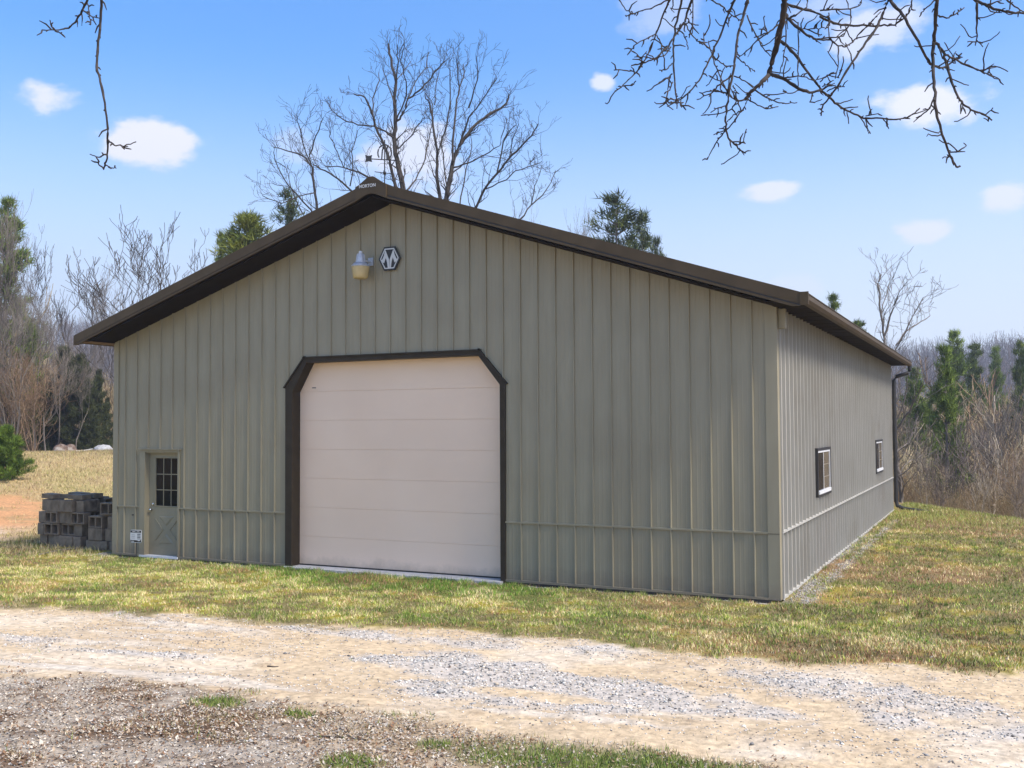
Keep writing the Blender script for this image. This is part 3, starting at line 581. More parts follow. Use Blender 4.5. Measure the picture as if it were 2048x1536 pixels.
# security sign
sg = empty('yard_sign', (1.02, -.42, 0), rz=R_(8), label='small white and black security sign on a stake beside the person door', cat='sign')
MB().tube([(0, .008, -.1), (0, .008, .42)], .007, 6).build('stake', M['black'], sg)
def rrect(w_, h_, cz_, r_): 
    out = []
    for (sx, sz, a0) in ((1, 1, 0), (-1, 1, 90), (-1, -1, 180), (1, -1, 270)):
        for q in range(4): a_ = R_(a0+q*30); out.append((sx*(w_/2-r_)+r_*math.cos(a_), cz_+sz*(h_/2-r_)+r_*math.sin(a_)))
    return out
MB().prism(rrect(.25, .24, .42, .03), -.004, .004).build('plate', M['signface'], sg)
MB().box(-.118, .118, -.0065, -.0042, .49, .528).build('top_band', M['black'], sg)
MB().prism([(-.118, .312), (.118, .312), (.118, .37), (.09, .335), (.05, .33), (.04, .345), (-.118, .352)], -.0065, -.0042).build('bottom_band', M['black'], sg)
pl = MB()
for q in range(4): pl.box(.03, .105, -.0065, -.0042, .37+q*.028, .378+q*.028+.004*(q % 2))
for q in range(3): pl.box(-.10, -.02, -.006, -.0042, .385+q*.03, .389+q*.03)
pl.build('print', M['black'], sg)
pl = MB().box(-.08, -.01, -.0085, -.0066, .502, .512).box(.02, .08, -.0085, -.0066, .502, .512).box(-.10, -.04, -.0085, -.0066, .322, .334); pl.build('print', M['signface'], sg)
# ------------------------------------------------------------------ concrete blocks
def block_mesh():
    mb = MB(); Lb, T, D = .39, .24, .19; w_ = .032
    xs = [(-Lb/2, -Lb/2+w_), (-w_/2, w_/2), (Lb/2-w_, Lb/2)]
    for a, b in xs: mb.box(a, b, 0, D, 0, T)
    for a, b in ((-Lb/2+w_, -w_/2), (w_/2, Lb/2-w_)):
        mb.box(a, b, .0, D, 0, w_); mb.box(a, b, .0, D, T-w_, T)
    return mb
def block_solid():
    return MB().box(-.195, .195, 0, .19, 0, .19)
meA = block_mesh().mesh('cored_block'); meA.materials.append(M['block'])
meB = block_mesh().mesh('end_block'); meB.materials.append(M['block'])
mb = MB().box(-.0975, .0975, 0, .39, 0, .235); meC = mb.mesh('upright_block'); meC.materials.append(M['block'])
mb = MB().box(-.195, .195, 0, .24, 0, .095); meD = mb.mesh('half_block'); meD.materials.append(M['block'])
BLK = []
def blk(me, x, y, z, rz, label, tilt=0, sc_=(1, 1, 1), m=None):
    o = bpy.data.objects.new('concrete_block', me); C.objects.link(o); o.location = (x, y, z); o.rotation_euler = (tilt*.5, tilt, rz); o.scale = sc_
    bv = o.modifiers.new('bevel', 'BEVEL'); bv.width = .008; bv.segments = 2
    tag(o, label, 'concrete block', 'grey concrete blocks stacked beside the barn')
    BLK.append(o); return o
rb = random.Random(5)
ords = ['first', 'second', 'third', 'fourth', 'fifth', 'sixth']
X0, Y0, ZG = -2.62, .42, float(height(-2, .6))-.02
H_ = .245
# left stack: bottom course of ends, two courses with cores to the front, loose top pieces
layout = [[('C', .10), ('C', .31), ('C', .52), ('C', .73), ('C', .94), ('C', 1.15)],
          [('C', .10), ('A', .42), ('A', .83), ('C', 1.14)],
          [('C', .09), ('A', .40), ('S', .80), ('A', 1.14)],
          [('C', .10), ('S', .42), ('S', .82), ('C', 1.12)]]
cname = ['bottom', 'second', 'third', 'top']
dx = [0, -.02, .0, .02]
for ci, row in enumerate(layout):
    for bi, (kd, u) in enumerate(row):
        me = {'A': meA, 'C': meC, 'S': meA}[kd]
        x = X0+u+rb.uniform(-.014, .014)+dx[ci]; y = Y0+rb.uniform(-.055, .045)
        kind = {'A': 'two-core block', 'C': 'end-on grey block', 'S': 'grey block, solid side out'}[kd]
        o = blk(me, x, y, ZG+ci*H_+.002, rb.uniform(-.11, .11), '%s, %s from left in the %s course of the left stack' % (kind, ords[bi], cname[ci]), rb.uniform(-.025, .025))
        if kd == 'S': o.rotation_euler = (R_(-90), 0, rb.uniform(-.05, .05)); o.location.y += 0; o.location.z += .24; o.scale = (1, 1.27, .8)
# right faces of the left stack (second bank behind the front one)
for ci in range(4):
    for q in range(2):
        me = meA if (ci+q) % 2 == 0 else meC
        o = blk(me, X0+1.22+.02*ci-.1, Y0+.42+q*.42, ZG+ci*H_+.002, R_(90)+rb.uniform(-.06, .06), 'grey block on the %s right flank of the left stack, %s course' % (['nearer', 'farther'][q], cname[ci]), rb.uniform(-.02, .02))
        if q == 0 or True:
            o2 = blk(meC, X0+.5, Y0+.5+q*.4, ZG+ci*H_+.002, rb.uniform(-.1, .1), 'grey concrete block inside the left stack, %s bank, %s course' % (['middle', 'rear'][q], cname[ci]))
zt_ = ZG+4*H_+.004
for i, (u, v, rz2, tl, t_) in enumerate([(.22, .0, -.12, .03, 'front left'), (.62, .16, .1, -.05, 'middle'), (1.02, .02, .05, .02, 'front right'), (.45, .5, .02, .03, 'rear left'), (.9, .45, -.05, -.02, 'rear right')]):
    blk(meD, X0+u, Y0+v, zt_+.01, rz2, 'flat half-height concrete block lying %s on top of the left stack' % t_, tl)
# right stack against the barn's left wall
X1, Y1 = -1.12, .30
lay2 = [[('C', .10), ('C', .30), ('C', .52), ('C', .74), ('C', .95)], [('S', .28), ('S', .72)], [('A', .26), ('C', .72), ('C', .93)], [('A', .62)]]
cn2 = ['bottom', 'second', 'third', 'top']
zz_ = ZG-.04
for ci, row in enumerate(lay2):
    for bi, (kd, u) in enumerate(row):
        me = meC if kd == 'C' else meA
        o = blk(me, X1+u+rb.uniform(-.01, .01), Y1+rb.uniform(-.02, .02), zz_+.002, rb.uniform(-.05, .05), 'concrete block, %s from left in the %s course of the small stack touching the barn' % (ords[bi], cn2[ci]), rb.uniform(-.02, .02))
        if kd == 'S': o.rotation_euler = (R_(-90), 0, rb.uniform(-.03, .03)); o.location.z += .24; o.scale = (1, 1.27, .8)
        if ci == 3: 
            o['label'] = 'concrete block with yellow stained end, alone on top of the small stack'; o.rotation_euler.z = R_(12)
            o.location.z += .03
    zz_ += H_
blk(meD, X1+.48, Y1+.05, zz_-H_-.005+.0, .05, 'thin slab under the topmost block of the small stack', sc_=(1, 1, .3))
ye = MB().box(.1955, .1985, .01, .18, .01, .23); yo = ye.build('stained_end', M['blockend'], None); top = [o for o in BLK if 'yellow' in o['label']][0]; yo.parent = top
for q in range(5): blk(meC, X1+.15+.2*q, Y1+.45, ZG-.04, rb.uniform(-.1, .1), 'concrete block at the rear of the small stack, %s from left' % ords[q], sc_=(1, 1, 2.8 if q > 1 else 2))
# ------------------------------------------------------------------ plant generators
def unit(v): return v/(np.linalg.norm(v)+1e-9)
def grow(T, p, d, r, Ln, depth, rg, up=.12, wob=.22, kids=(2, 4), ang=(25, 50), shrink=.66, k=3, rmin=.004):
    nseg = 4 if depth > 0 else 3; pts = [p]; rad = [r]; dirs = [d]
    for i in range(nseg):
        d = unit(d+np.array([rg.gauss(0, wob), rg.gauss(0, wob), rg.gauss(0, wob)*.6+up])); p = p+d*Ln/nseg; pts.append(p); rad.append(max(rmin, r*(1-.55*(i+1)/nseg))); dirs.append(d)
    T.tube(pts, rad, 5 if r > .06 else k, cap=False)
    if depth <= 0: return
    n = rg.randint(*kids)
    for j in range(n):
        i = rg.randint(1, nseg) if j else nseg
        a = R_(rg.uniform(*ang)); az = rg.uniform(0, 2*math.pi); dd = dirs[i]
        s1 = unit(np.cross(dd, (.3, .5, .8))); s2 = np.cross(dd, s1)
        nd = unit(dd*math.cos(a)+math.sin(a)*(math.cos(az)*s1+math.sin(az)*s2))
        grow(T, pts[i], nd, rad[i]*(.72 if j else .85), Ln*rg.uniform(shrink-.12, shrink+.12), depth-1, rg, up, wob, kids, ang, shrink, k, rmin)
def bare_tree_mesh(name, seed, H, m, depth=5, kids=(3, 4), r=.12, ang=(20, 45), up=.14, stems=1, rmin=.008, trunkfrac=.35):
    rg = random.Random(seed); T = MB()
    for s_ in range(stems):
        p = np.array([rg.uniform(-.3, .3)*(stems > 1), rg.uniform(-.3, .3)*(stems > 1), -.3]); d = unit(np.array([rg.gauss(0, .08+.12*(stems > 1)), rg.gauss(0, .08+.12*(stems > 1)), 1]))
        grow(T, p, d, r*H/10, H*trunkfrac, depth, rg, up, .13, kids, ang, .68, 3, rmin)
    me = T.mesh(name); me.materials.append(m); return me
def place(name, me, loc, rz=0, s=1, **k):
    o = bpy.data.objects.new(name, me); C.objects.link(o); o.location = loc; o.rotation_euler = (0, 0, rz); o.scale = (s, s, s) if not hasattr(s, '__len__') else s; tag(o, **k); return o
def traced_tree(name, limbs, conv, dist, rscale, m, seed, label, depth=2, spread=3.0, twig=1.1, rmin=.008, base=None):
    """limbs: picture polylines with a start and an end width in pixels, set at their own distances so the crown has depth"""
    rg = random.Random(seed); T = MB(); tw = MB()
    for (w0, w1, pts), dz in limbs:
        P = []; n = len(pts); e = rg.uniform(-spread, spread) if dz is None else dz[1]; s0 = 0 if dz is None else dz[0]
        for i, (x, y) in enumerate(pts):
            X, Y = conv(x, y); P.append(at(X, Y, dist+s0+(e-s0)*i/(n-1)))
        # refine
        Q = []; rad = []
        for i in range(n-1):
            for q in range(3):
                t = q/3; a_ = P[i]*(1-t)+P[i+1]*t; Q.append(a_+np.array([rg.gauss(0, 1), rg.gauss(0, 1), rg.gauss(0, .7)])*.02*rscale*(q > 0)); u = (i+t)/(n-1); rad.append(max(rmin, (w0+(w1-w0)*u)*.8/2/F*dist))
        Q.append(P[-1]); rad.append(max(rmin, w1*.8/2/F*dist))
        T.tube(Q, rad, 6 if w0 > 5 else 4, cap=False)
        for i in range(2, len(Q)):
            if rg.random() < .85:
                dd = unit(Q[i]-Q[i-1]); a = R_(rg.uniform(22, 60)); az = rg.uniform(0, 6.28); s1 = unit(np.cross(dd, (.3, .5, .8))); s2 = np.cross(dd, s1)
                nd = unit(dd*math.cos(a)+math.sin(a)*(math.cos(az)*s1+math.sin(az)*s2)+np.array([0, 0, .25]))
                grow(tw, Q[i], nd, max(rmin, rad[i]*.45), twig*rg.uniform(.6, 1.4)*(1.15-.5*(i/len(Q))), depth, rg, .08, .2, (2, 3), (20, 50), .62, 3, rmin*.8)
    loc = base if base is not None else tuple(P[0])
    root = empty(name, loc, label=label, cat='tree')
    inv = Matrix.Translation(Vector(loc)).inverted()
    for mb_, nm in ((T, 'limbs'), (tw, 'twigs')):
        o = mb_.build(nm, m, root, kind='stuff' if nm == 'twigs' else None); o.matrix_parent_inverse = inv
    return root
conv3 = lambda x, y: (500+x/3.2, 60+y/3.2)
def gb(px, dist):          # ground point under a picture column at a distance
    p = at(px, 850, dist); return (float(p[0]), float(p[1]), float(height(p[0], p[1])))
def trunk_from_ground(P, px, dist): pass
TA = [((16, 5, [(985, 1330), (982, 1180), (980, 1020), (955, 900), (930, 790), (920, 690), (930, 600), (925, 480), (935, 330), (905, 180), (885, 90)]), (0, .6)),
      ((6, 3, [(930, 590), (960, 570), (985, 520), (1010, 440), (1080, 390), (1140, 330), (1200, 250), (1250, 200)]), None),
      ((4, 2, [(1010, 440), (1060, 330), (1130, 240), (1145, 140)]), None), ((5, 2, [(920, 690), (870, 650), (800, 615), (690, 608), (600, 575), (530, 520), (495, 460)]), None),
      ((9, 3, [(960, 1200), (935, 1010), (900, 870), (860, 740), (800, 610), (770, 500), (735, 430), (665, 410)]), None), ((4, 2, [(790, 560), (785, 440), (830, 320), (825, 270)]), None),
      ((4, 2, [(950, 760), (1010, 700), (1080, 600), (1120, 560)]), None), ((5, 2, [(1000, 1030), (1060, 960), (1120, 830), (1140, 720), (1170, 600), (1170, 480), (1120, 400)]), None),
      ((4, 2, [(935, 330), (950, 200), (945, 95)]), None), ((3, 2, [(935, 330), (985, 260), (1030, 200)]), None), ((4, 2, [(925, 480), (870, 300), (845, 240)]), None), ((4, 2, [(930, 600), (990, 450), (1000, 330), (960, 200), (990, 100)]), None)]
TB = [((14, 4, [(1245, 1330), (1250, 1200), (1255, 1090), (1280, 950), (1300, 840), (1340, 740), (1400, 660), (1450, 600), (1520, 545), (1600, 505), (1640, 470), (1655, 420)]), (0, 2)),
      ((6, 2, [(1300, 840), (1305, 640), (1320, 480), (1340, 370), (1370, 280), (1365, 220)]), None), ((5, 2, [(1340, 740), (1400, 560), (1470, 470), (1530, 380), (1580, 310)]), None),
      ((4, 2, [(1400, 500), (1455, 320), (1450, 170)]), None), ((3, 2, [(1340, 370), (1320, 180)]), None), ((10, 3, [(1235, 1250), (1220, 1090), (1195, 900), (1200, 780), (1170, 600), (1150, 470), (1120, 420)]), None),
      ((5, 2, [(1200, 780), (1250, 650), (1280, 480), (1280, 260), (1270, 230)]), None), ((3, 2, [(1180, 480), (1190, 370), (1210, 270)]), None), ((5, 2, [(1300, 880), (1400, 850), (1500, 800), (1600, 740), (1640, 590)]), None),
      ((4, 2, [(1340, 1150), (1380, 900), (1420, 750), (1410, 650)]), None), ((4, 2, [(1260, 1000), (1240, 850), (1225, 700), (1260, 600)]), None)]
TC = [((8, 3, [(1400, 1330), (1420, 1230), (1440, 1150), (1500, 1020), (1580, 920), (1660, 820), (1740, 740), (1800, 680), (1845, 600)]), (0, -2)), ((4, 2, [(1580, 920), (1620, 720), (1650, 650), (1700, 610)]), None),
      ((4, 2, [(1500, 1020), (1640, 960), (1700, 900), (1800, 870), (1870, 840)]), None), ((5, 2, [(1600, 1340), (1720, 1220), (1800, 1120), (1870, 1060), (1930, 970), (1955, 900)]), None), ((3, 2, [(1660, 820), (1680, 700), (1720, 600)]), None), ((3, 2, [(1800, 1120), (1820, 1000), (1860, 900)]), None)]
TE = [((8, 2, [(440, 1330), (435, 1240), (430, 1150), (410, 1000), (400, 880), (360, 820), (300, 790), (200, 760), (150, 750)]), (0, 1)), ((4, 2, [(400, 880), (340, 730), (310, 600), (300, 540)]), None), ((4, 2, [(380, 800), (420, 680), (470, 560)]), None),
      ((6, 3, [(900, 1250), (780, 1130), (650, 1030), (560, 950), (480, 900), (400, 860)]), None), ((6, 2, [(900, 1010), (800, 970), (700, 910), (600, 880), (480, 870)]), None), ((3, 2, [(600, 880), (560, 780), (520, 700), (510, 650)]), None),
      ((4, 2, [(640, 1000), (660, 900), (650, 780), (690, 640)]), None), ((5, 2, [(450, 1280), (390, 1150), (250, 1000), (180, 880), (150, 780)]), None), ((3, 2, [(420, 1040), (330, 1060), (200, 1110), (80, 1060)]), None), ((3, 2, [(340, 1180), (260, 1000), (230, 880), (160, 840)]), None)]
traced_tree('bare_tree', TA, conv3, 38, 1, M['bark'], 1, 'tallest bare tree behind the barn, just right of the roof peak', spread=2.5, twig=.6)
traced_tree('bare_tree', TB, conv3, 39, 1, M['bark'], 2, 'broad bare tree behind the roof, second trunk right of the peak', spread=2.5, twig=.8)
traced_tree('bare_tree', TC, conv3, 41, 1, M['bark'], 3, 'bare tree with limbs sweeping out to the right over the roof slope', spread=2, twig=.8)
traced_tree('bare_tree', TE, conv3, 40, 1, M['bark'], 4, 'spreading bare tree behind the roof, left of the peak', spread=2, twig=.8)
# bare tree at the barn's far right corner
conv6 = lambda x, y: (1500+x/2.193, 540+y/2.193)
TR = [((12, 4, [(672, 1075), (665, 990), (655, 900), (640, 790), (620, 640), (600, 480), (592, 380), (590, 300), (575, 200), (560, 60), (575, 20)]), (0, 1)), ((5, 2, [(590, 290), (615, 200), (645, 120), (690, 50)]), None),
      ((5, 2, [(640, 330), (680, 270), (730, 240), (790, 200)]), None), ((5, 2, [(600, 420), (650, 330), (700, 230), (760, 120)]), None), ((3, 2, [(575, 200), (610, 60)]), None), ((6, 2, [(640, 700), (700, 620), (740, 540), (760, 500)]), None),
      ((5, 2, [(640, 800), (690, 760), (740, 640)]), None), ((4, 2, [(655, 900), (700, 870), (720, 830)]), None), ((4, 2, [(630, 700), (680, 560), (690, 450)]), None)]
traced_tree('bare_tree', TR, conv6, 34, 1, M['bark_grey'], 6, 'bare grey tree just beyond the far right corner of the barn', spread=1.5, twig=.9)
# procedural bare trees
BT = [bare_tree_mesh('bare_tree_crown', 20+i, 10, M['bark_grey'], depth=6, kids=(2, 4), r=.09, rmin=.006, trunkfrac=.30) for i in range(3)]
BB = [bare_tree_mesh('brushy_tree_crown', 40+i, 7, M['bark_brown'], depth=4, kids=(3, 4), r=.07, stems=4, rmin=.010, ang=(18, 48)) for i in range(2)]
BP = [bare_tree_mesh('pale_tree_crown', 60+i, 7, M['bark_tan'], depth=4, kids=(2, 4), r=.10, stems=2, rmin=.012, ang=(20, 45)) for i in range(2)]
BD = bare_tree_mesh('slender_tree_crown', 71, 9, M['bark'], depth=6, kids=(2, 3), r=.045, stems=3, rmin=.006, ang=(12, 34), up=.17, trunkfrac=.30)
def meshH(me): return max(v.co.z for v in me.vertices)
HT = {me.name: meshH(me) for me in BT+BB+BP+[BD]}
def tree_to(px, ytop, dist, me, label, group=None, rz=None, sx=1.0):
    b = gb(px, dist); zt = at(px, ytop, dist)[2]; h = zt-b[2]; s = h/HT[me.name]
    return place('bare_tree', me, b, rz if rz is not None else rr.uniform(0, 6.28), (s*sx, s*sx, s), label=label, cat='tree', group=group)
tree_to(345, 440, 46, BD, 'bare tree with a fan of fine branches above the left roof slope', sx=1.35)
tree_to(255, 590, 50, BD, 'small bare treetop low over the left end of the roof', sx=1.0)
for i, (px, yt) in enumerate([(1085, 400), (1125, 385), (1165, 405), (1195, 430)]):
    tree_to(px, yt, 60+i*2, BT[i % 3], 'fine grey bare treetop over the right roof slope, %s from the left of four' % ords[i], 'fine bare treetops over the right roof slope', sx=.45)
# left wood edge
tree_to(95, 470, 54, BD, 'tall bare tree at the left wood edge, branches against the sky', sx=1.0)
tree_to(140, 500, 57, BT[1], 'bare tree leaning over towards the left eave', sx=.75)
tree_to(20, 380, 52, BT[2], 'bare tree in the far left corner of the wood edge, mixed with pine', sx=.6)
tree_to(185, 650, 60, BT[0], 'slim bare tree close to the left eave end', sx=.5)
tree_to(213, 690, 62, BD, 'thin bare tree next to the left corner of the barn', sx=.5)
# evergreens
def pine_mesh(name, seed, H, Rr, c1, c2, taper=1.0, whorls=16, dens=1.0, start=.12, droop=.0, tuft=.30, full=False):
    rg = random.Random(seed); T = MB(); T.tube([(0, 0, -.3), (rg.uniform(-.05, .05), 0, H*.5), (0, 0, H*.98)], [H*.014+.02, H*.009+.01, .01], 6, cap=False)
    V = []; Fc = []; Cc = []
    nr = np.random.default_rng(seed)
    def tuftat(p, d, s, cc):
        k = 9
        dirs = nr.normal(0, .55, (k, 3))+d; dirs /= np.linalg.norm(dirs, axis=1)[:, None]
        side = np.cross(dirs, nr.normal(0, 1, (k, 3))); side /= np.linalg.norm(side, axis=1)[:, None]+1e-9
        ln = s*nr.uniform(.6, 1.1, (k, 1)); o = p+nr.normal(0, s*.18, (k, 3))
        tri = np.stack([o-side*s*.055, o+side*s*.055, o+dirs*ln], 1).reshape(-1, 3)
        V.append(tri); Cc.append(np.tile(cc*nr.uniform(.75, 1.2), (3*k, 1)))
    c1, c2 = np.array(c1), np.array(c2)
    for w_ in range(whorls):
        t = start+(1-start)*(w_/(whorls-1))**.9; z = H*t; rad = Rr*((1-t)**.75)*taper+.12*Rr
        nb = 5 if t < .9 else 4
        for b in range(nb+(1 if full else 0)):
            if rg.random() < .12*(not full): continue
            az = rg.uniform(0, 6.28); ln = rad*rg.uniform(.55, 1.15); upk = .15+.5*t-droop
            d = unit(np.array([math.cos(az), math.sin(az), upk*rg.uniform(.5, 1.3)]))
            pts = [np.array([0, 0, z])]
            for q in range(4): d = unit(d+np.array([rg.gauss(0, .1), rg.gauss(0, .1), .06+rg.gauss(0, .06)])); pts.append(pts[-1]+d*ln/4)
            T.tube(pts, [.035*H/12+.006, .02, .014, .01, .006], 3, cap=False)
            for q in range(int((7+ln*9)*dens)):
                u = rg.uniform(.15, 1)**.7; i = min(3, int(u*4)); p = pts[i]+(pts[i+1]-pts[i])*(u*4-i)+np.array([rg.gauss(0, .1), rg.gauss(0, .1), rg.gauss(0, .05)])*(1+ln*.4)
                tuftat(p, unit(d*.8+np.array([rg.gauss(0, .4), rg.gauss(0, .4), .5])), tuft, c1+(c2-c1)*min(1, max(0, rg.gauss(.5, .3))))
    return T, np.concatenate(V), np.concatenate(Cc), H
M['needles'] = mat('needles', .7, 1.3, 1.5, .7, attr='Col', spec=.2)
PINES = {}
def make_pine(key, *a, **k):
    T, V, Cc, H = pine_mesh(key, *a, **k)
    tm = T.mesh('trunk'); tm.materials.append(M['bark_grey'])
    o = np_mesh('needle_crown', V, np.arange(len(V)).reshape(-1, 3), 3, M['needles'], Cc); me = o.data; bpy.data.objects.remove(o)
    PINES[key] = (tm, me, H)
G1, G2 = (.020, .042, .014), (.06, .10, .022)
make_pine('tall', 1, 14, 2.6, (.06, .095, .018), (.23, .30, .04), whorls=22, tuft=.42, dens=1.5)
make_pine('tall2', 5, 14, 2.6, (.055, .08, .018), (.17, .215, .035), whorls=20, tuft=.42, taper=.9, dens=1.5)
make_pine('dense', 2, 8, 2.6, (.028, .040, .014), (.085, .092, .032), whorls=15, dens=1.7, full=True, tuft=.40, start=.03)
make_pine('yellow', 3, 9, 2.4, (.09, .12, .02), (.20, .21, .03), whorls=20, dens=1.0, full=True, tuft=.36)
make_pine('spiky', 4, 10, 2.7, (.03, .05, .02), (.11, .13, .035), whorls=22, dens=.65, tuft=.36)
def pine(key, px, ytop, dist, label, sx=1.0, group=None, rz=None, zb=None):
    tm, me, H = PINES[key]; b = gb(px, dist); zt = at(px, ytop, dist)[2]
    if zb is not None: b = (b[0], b[1], zb)
    s = (zt-b[2])/(H+.15)
    root = empty('pine_tree', b, rr.uniform(0, 6.28) if rz is None else rz, label=label, cat='tree', group=group); root.scale = (s*sx, s*sx, s)
    for nm, m_ in (('trunk', tm), ('crown', me)):
        o = bpy.data.objects.new(nm, m_); C.objects.link(o); o.parent = root
    return root
pine('yellow', 492, 432, 44, 'sunlit yellow green conifer behind the left roof slope', sx=1.25)  # needle colour itself is yellow green
pine('spiky', 574, 384, 47, 'dark narrow conifer behind the left roof slope, nearest the peak', sx=.75)
pine('tall2', 440, 470, 50, 'sparse conifer at the left edge of the yellow green one', sx=.5)
pine('spiky', 1236, 396, 44, 'largest evergreen showing over the right roof slope', sx=1.15)
pine('spiky', 1288, 438, 46, 'smaller evergreen spire right of the largest one over the roof', sx=.7)
pine('spiky', 1318, 482, 47, 'lowest evergreen tip over the right roof slope', sx=.5)
pine('tall2', 1668, 596, 45, 'small dark evergreen top over the right end of the roof', sx=.8)
pine('tall2', 1722, 648, 48, 'tiny evergreen tip just above the gutter', sx=.7)
pine('tall', 8, 402, 55, 'tall pine at the far left edge behind the green bush', sx=1.0)
for i, (px, yt, d, me, sx) in enumerate([(48, 430, 53, BD, .8), (70, 520, 51, BT[0], .7), (28, 560, 50, BT[2], .7), (118, 600, 52, BT[1], .6), (152, 700, 50, BT[0], .8), (92, 680, 49, BT[1], .8)]):
    tree_to(px, yt, d, me, ['bare tree beside the tall pine at the left edge', 'grey bare tree above the brown brush at the left', 'bare tree over the green bush', 'slim bare tree left of the dark evergreens', 'low grey bare tree in front of the dark evergreens', 'low grey bare tree between the brush and the evergreens'][i], sx=sx)
pine('tall2', 55, 640, 58, 'half hidden pine among brown brush at the left', sx=.9)
for i, (px, yt, d, s_) in enumerate([(128, 700, 54, .95), (158, 715, 53, .8), (196, 745, 55, .6), (104, 760, 54, .7), (178, 790, 52, .7), (214, 800, 58, .55)]):
    pine('dense', px, yt, d, 'dark evergreen beyond the field, %s of six' % ['second from left, tallest', 'third from left', 'fifth from left', 'leftmost', 'fourth from left, short and near', 'rightmost, beside the barn'][i], sx=s_, group='dark evergreens beyond the field')
# right hand pines
pine('tall', 1893, 700, 44, 'nearest tall pine in the valley, with bare gaps in its crown', sx=.70, zb=-6.0)
for i, (px, yt, d, s_, lb) in enumerate([(1912, 668, 70, .85, 'broad pine top rising behind the nearest valley pine'), (1952, 694, 78, .8, 'pine just right of the broad pine top in the valley'), (1994, 700, 84, .6, 'star shaped pine top right of the valley pines'),
        (2044, 690, 62, .65, 'pine at the right edge of the photo'), (1832, 742, 56, 1.0, 'dull green pine behind the downspout'), (1862, 790, 60, .9, 'low pine between the downspout and the nearest pine')]):
    pine('tall' if i % 2 == 0 else 'tall2', px, yt, d, lb, sx=s_, zb=float(height(*at(px, 850, d)[:2])))
# near bare trees in the valley
for i, (px, yt, d, me, sx, lb) in enumerate([(2030, 770, 33, BP[0], .9, 'pale golden bare tree at the right edge of the photo'), (1948, 905, 32, BP[1], .7, 'pale thin saplings below the valley pine'), (1985, 860, 35, BP[0], .6, 'pale saplings left of the golden bare tree'),
        (1850, 860, 33, BP[1], .6, 'pale twisted bare tree right of the downspout foot'), (1830, 790, 40, BT[0], .6, 'grey bare tree in front of the dull green pine'), (1970, 770, 46, BT[1], .6, 'grey bare tree between the valley pines and the right edge'),
        (2020, 760, 52, BT[2], .5, 'tall grey bare tree near the right edge'), (1925, 800, 40, BB[0], .8, 'brown brushy tree at the foot of the valley pine'), (1880, 900, 33, BB[1], .8, 'brown brush clump right of the barn corner'), (2045, 900, 30, BB[0], .8, 'brown brush clump at the right edge, by the grass brow')]):
    tree_to(px, yt, d, me, lb, sx=sx)
# the thicket masses: joined copies of small templates
def arrays(me):
    V = np.empty(len(me.vertices)*3, np.float32); me.vertices.foreach_get('co', V); V = V.reshape(-1, 3)
    Fq = np.array([list(p.vertices) for p in me.polygons if len(p.vertices) == 4], np.int32); return V, Fq
def small(seed, H, depth, kids, r, stems, rmin, ang, tf=.4):
    me = bare_tree_mesh('t', seed, H, M['far'], depth, kids, r, ang, .14, stems, rmin, tf); a = arrays(me); bpy.data.meshes.remove(me); return a
SM = [small(101+i, 8, 3, (3, 4), .08, 3, .016, (18, 48)) for i in range(3)]
SF = [small(140+i, 8, 4, (3, 3), .06, 4, .010, (22, 60), .34) for i in range(3)]
FARM = [small(120+i, 12, 2, (3, 4), .10, 1, .05, (15, 40), .55) for i in range(3)]
def mass(name, items, tpl, m, label, cat, cols):
    Vs, Fs, Cs = [], [], []; n = 0
    for (x, y, z, s, az, k, ci) in items:
        V, Fq = tpl[k]; c_, s_ = math.cos(az), math.sin(az); sx = s*.9
        P = np.stack([(V[:, 0]*c_-V[:, 1]*s_)*sx+x, (V[:, 0]*s_+V[:, 1]*c_)*sx+y, V[:, 2]*s+z], -1); Vs.append(P); Fs.append(Fq+n); n += len(P); Cs.append(np.tile(np.array(cols[ci % len(cols)])*rr.uniform(.8, 1.2), (len(P), 1)))
    return np_mesh(name, np.concatenate(Vs), np.concatenate(Fs), 4, m, np.concatenate(Cs), label=label, cat=cat, kind='stuff')
BR = [(.29, .205, .11), (.36, .275, .15), (.23, .16, .085), (.31, .20, .11), (.50, .40, .23)]
it, itn = [], []
for k in range(260):
    near_ = k < 60
    d = rr.uniform(30, 46) if near_ else 42+70*rr.random(); px = rr.uniform(1775, 2230); x, y, z = gb(px, d)
    s_ = (x-13.35)*.84+(y-17.6)*.54
    if s_ < 4: continue
    yt = rr.uniform(860, 990) if near_ else rr.gauss(812, 30)+55*(d < 55)
    if 1840 < px < 1955 and d < 62: yt = max(yt, 955)
    sc_ = (at(px, yt, d)[2]-z)/7.0
    if sc_ > .2: (itn if near_ else it).append((x, y, z, min(sc_, 1.9), rr.uniform(0, 6.28), k % 3, k))
mass('valley_thicket', it, SM, M['col'], 'brown leafless thicket filling the valley right of the barn', 'thicket', BR)
mass('brow_brush', itn, SF, M['col'], 'fine brown brush just beyond the grassy brow on the right', 'brush', BR)
it, itn = [], []
for k in range(230):
    d = rr.uniform(50, 80); px = rr.uniform(-260, 240)
    if px > 88 and d < 62: continue
    x, y, z = gb(px, d); yt = rr.gauss(725, 40) if px < 90 else rr.gauss(755, 18); sc_ = (at(px, yt, d)[2]-z)/7.0
    (itn if (d < 60 and 0 < px < 100) else it).append((x, y, z, max(.3, sc_), rr.uniform(0, 6.28), k % 3, k))
mass('brown_brush', it+itn[60:], SM, M['col'], 'tangle of brown leafless brush along the left wood edge', 'brush', BR)
mass('reddish_brush', itn[:60], SF, M['col'], 'dense reddish brown brush behind the green bush', 'brush', [(.28, .165, .09), (.36, .24, .14), (.21, .135, .08)])
it = []
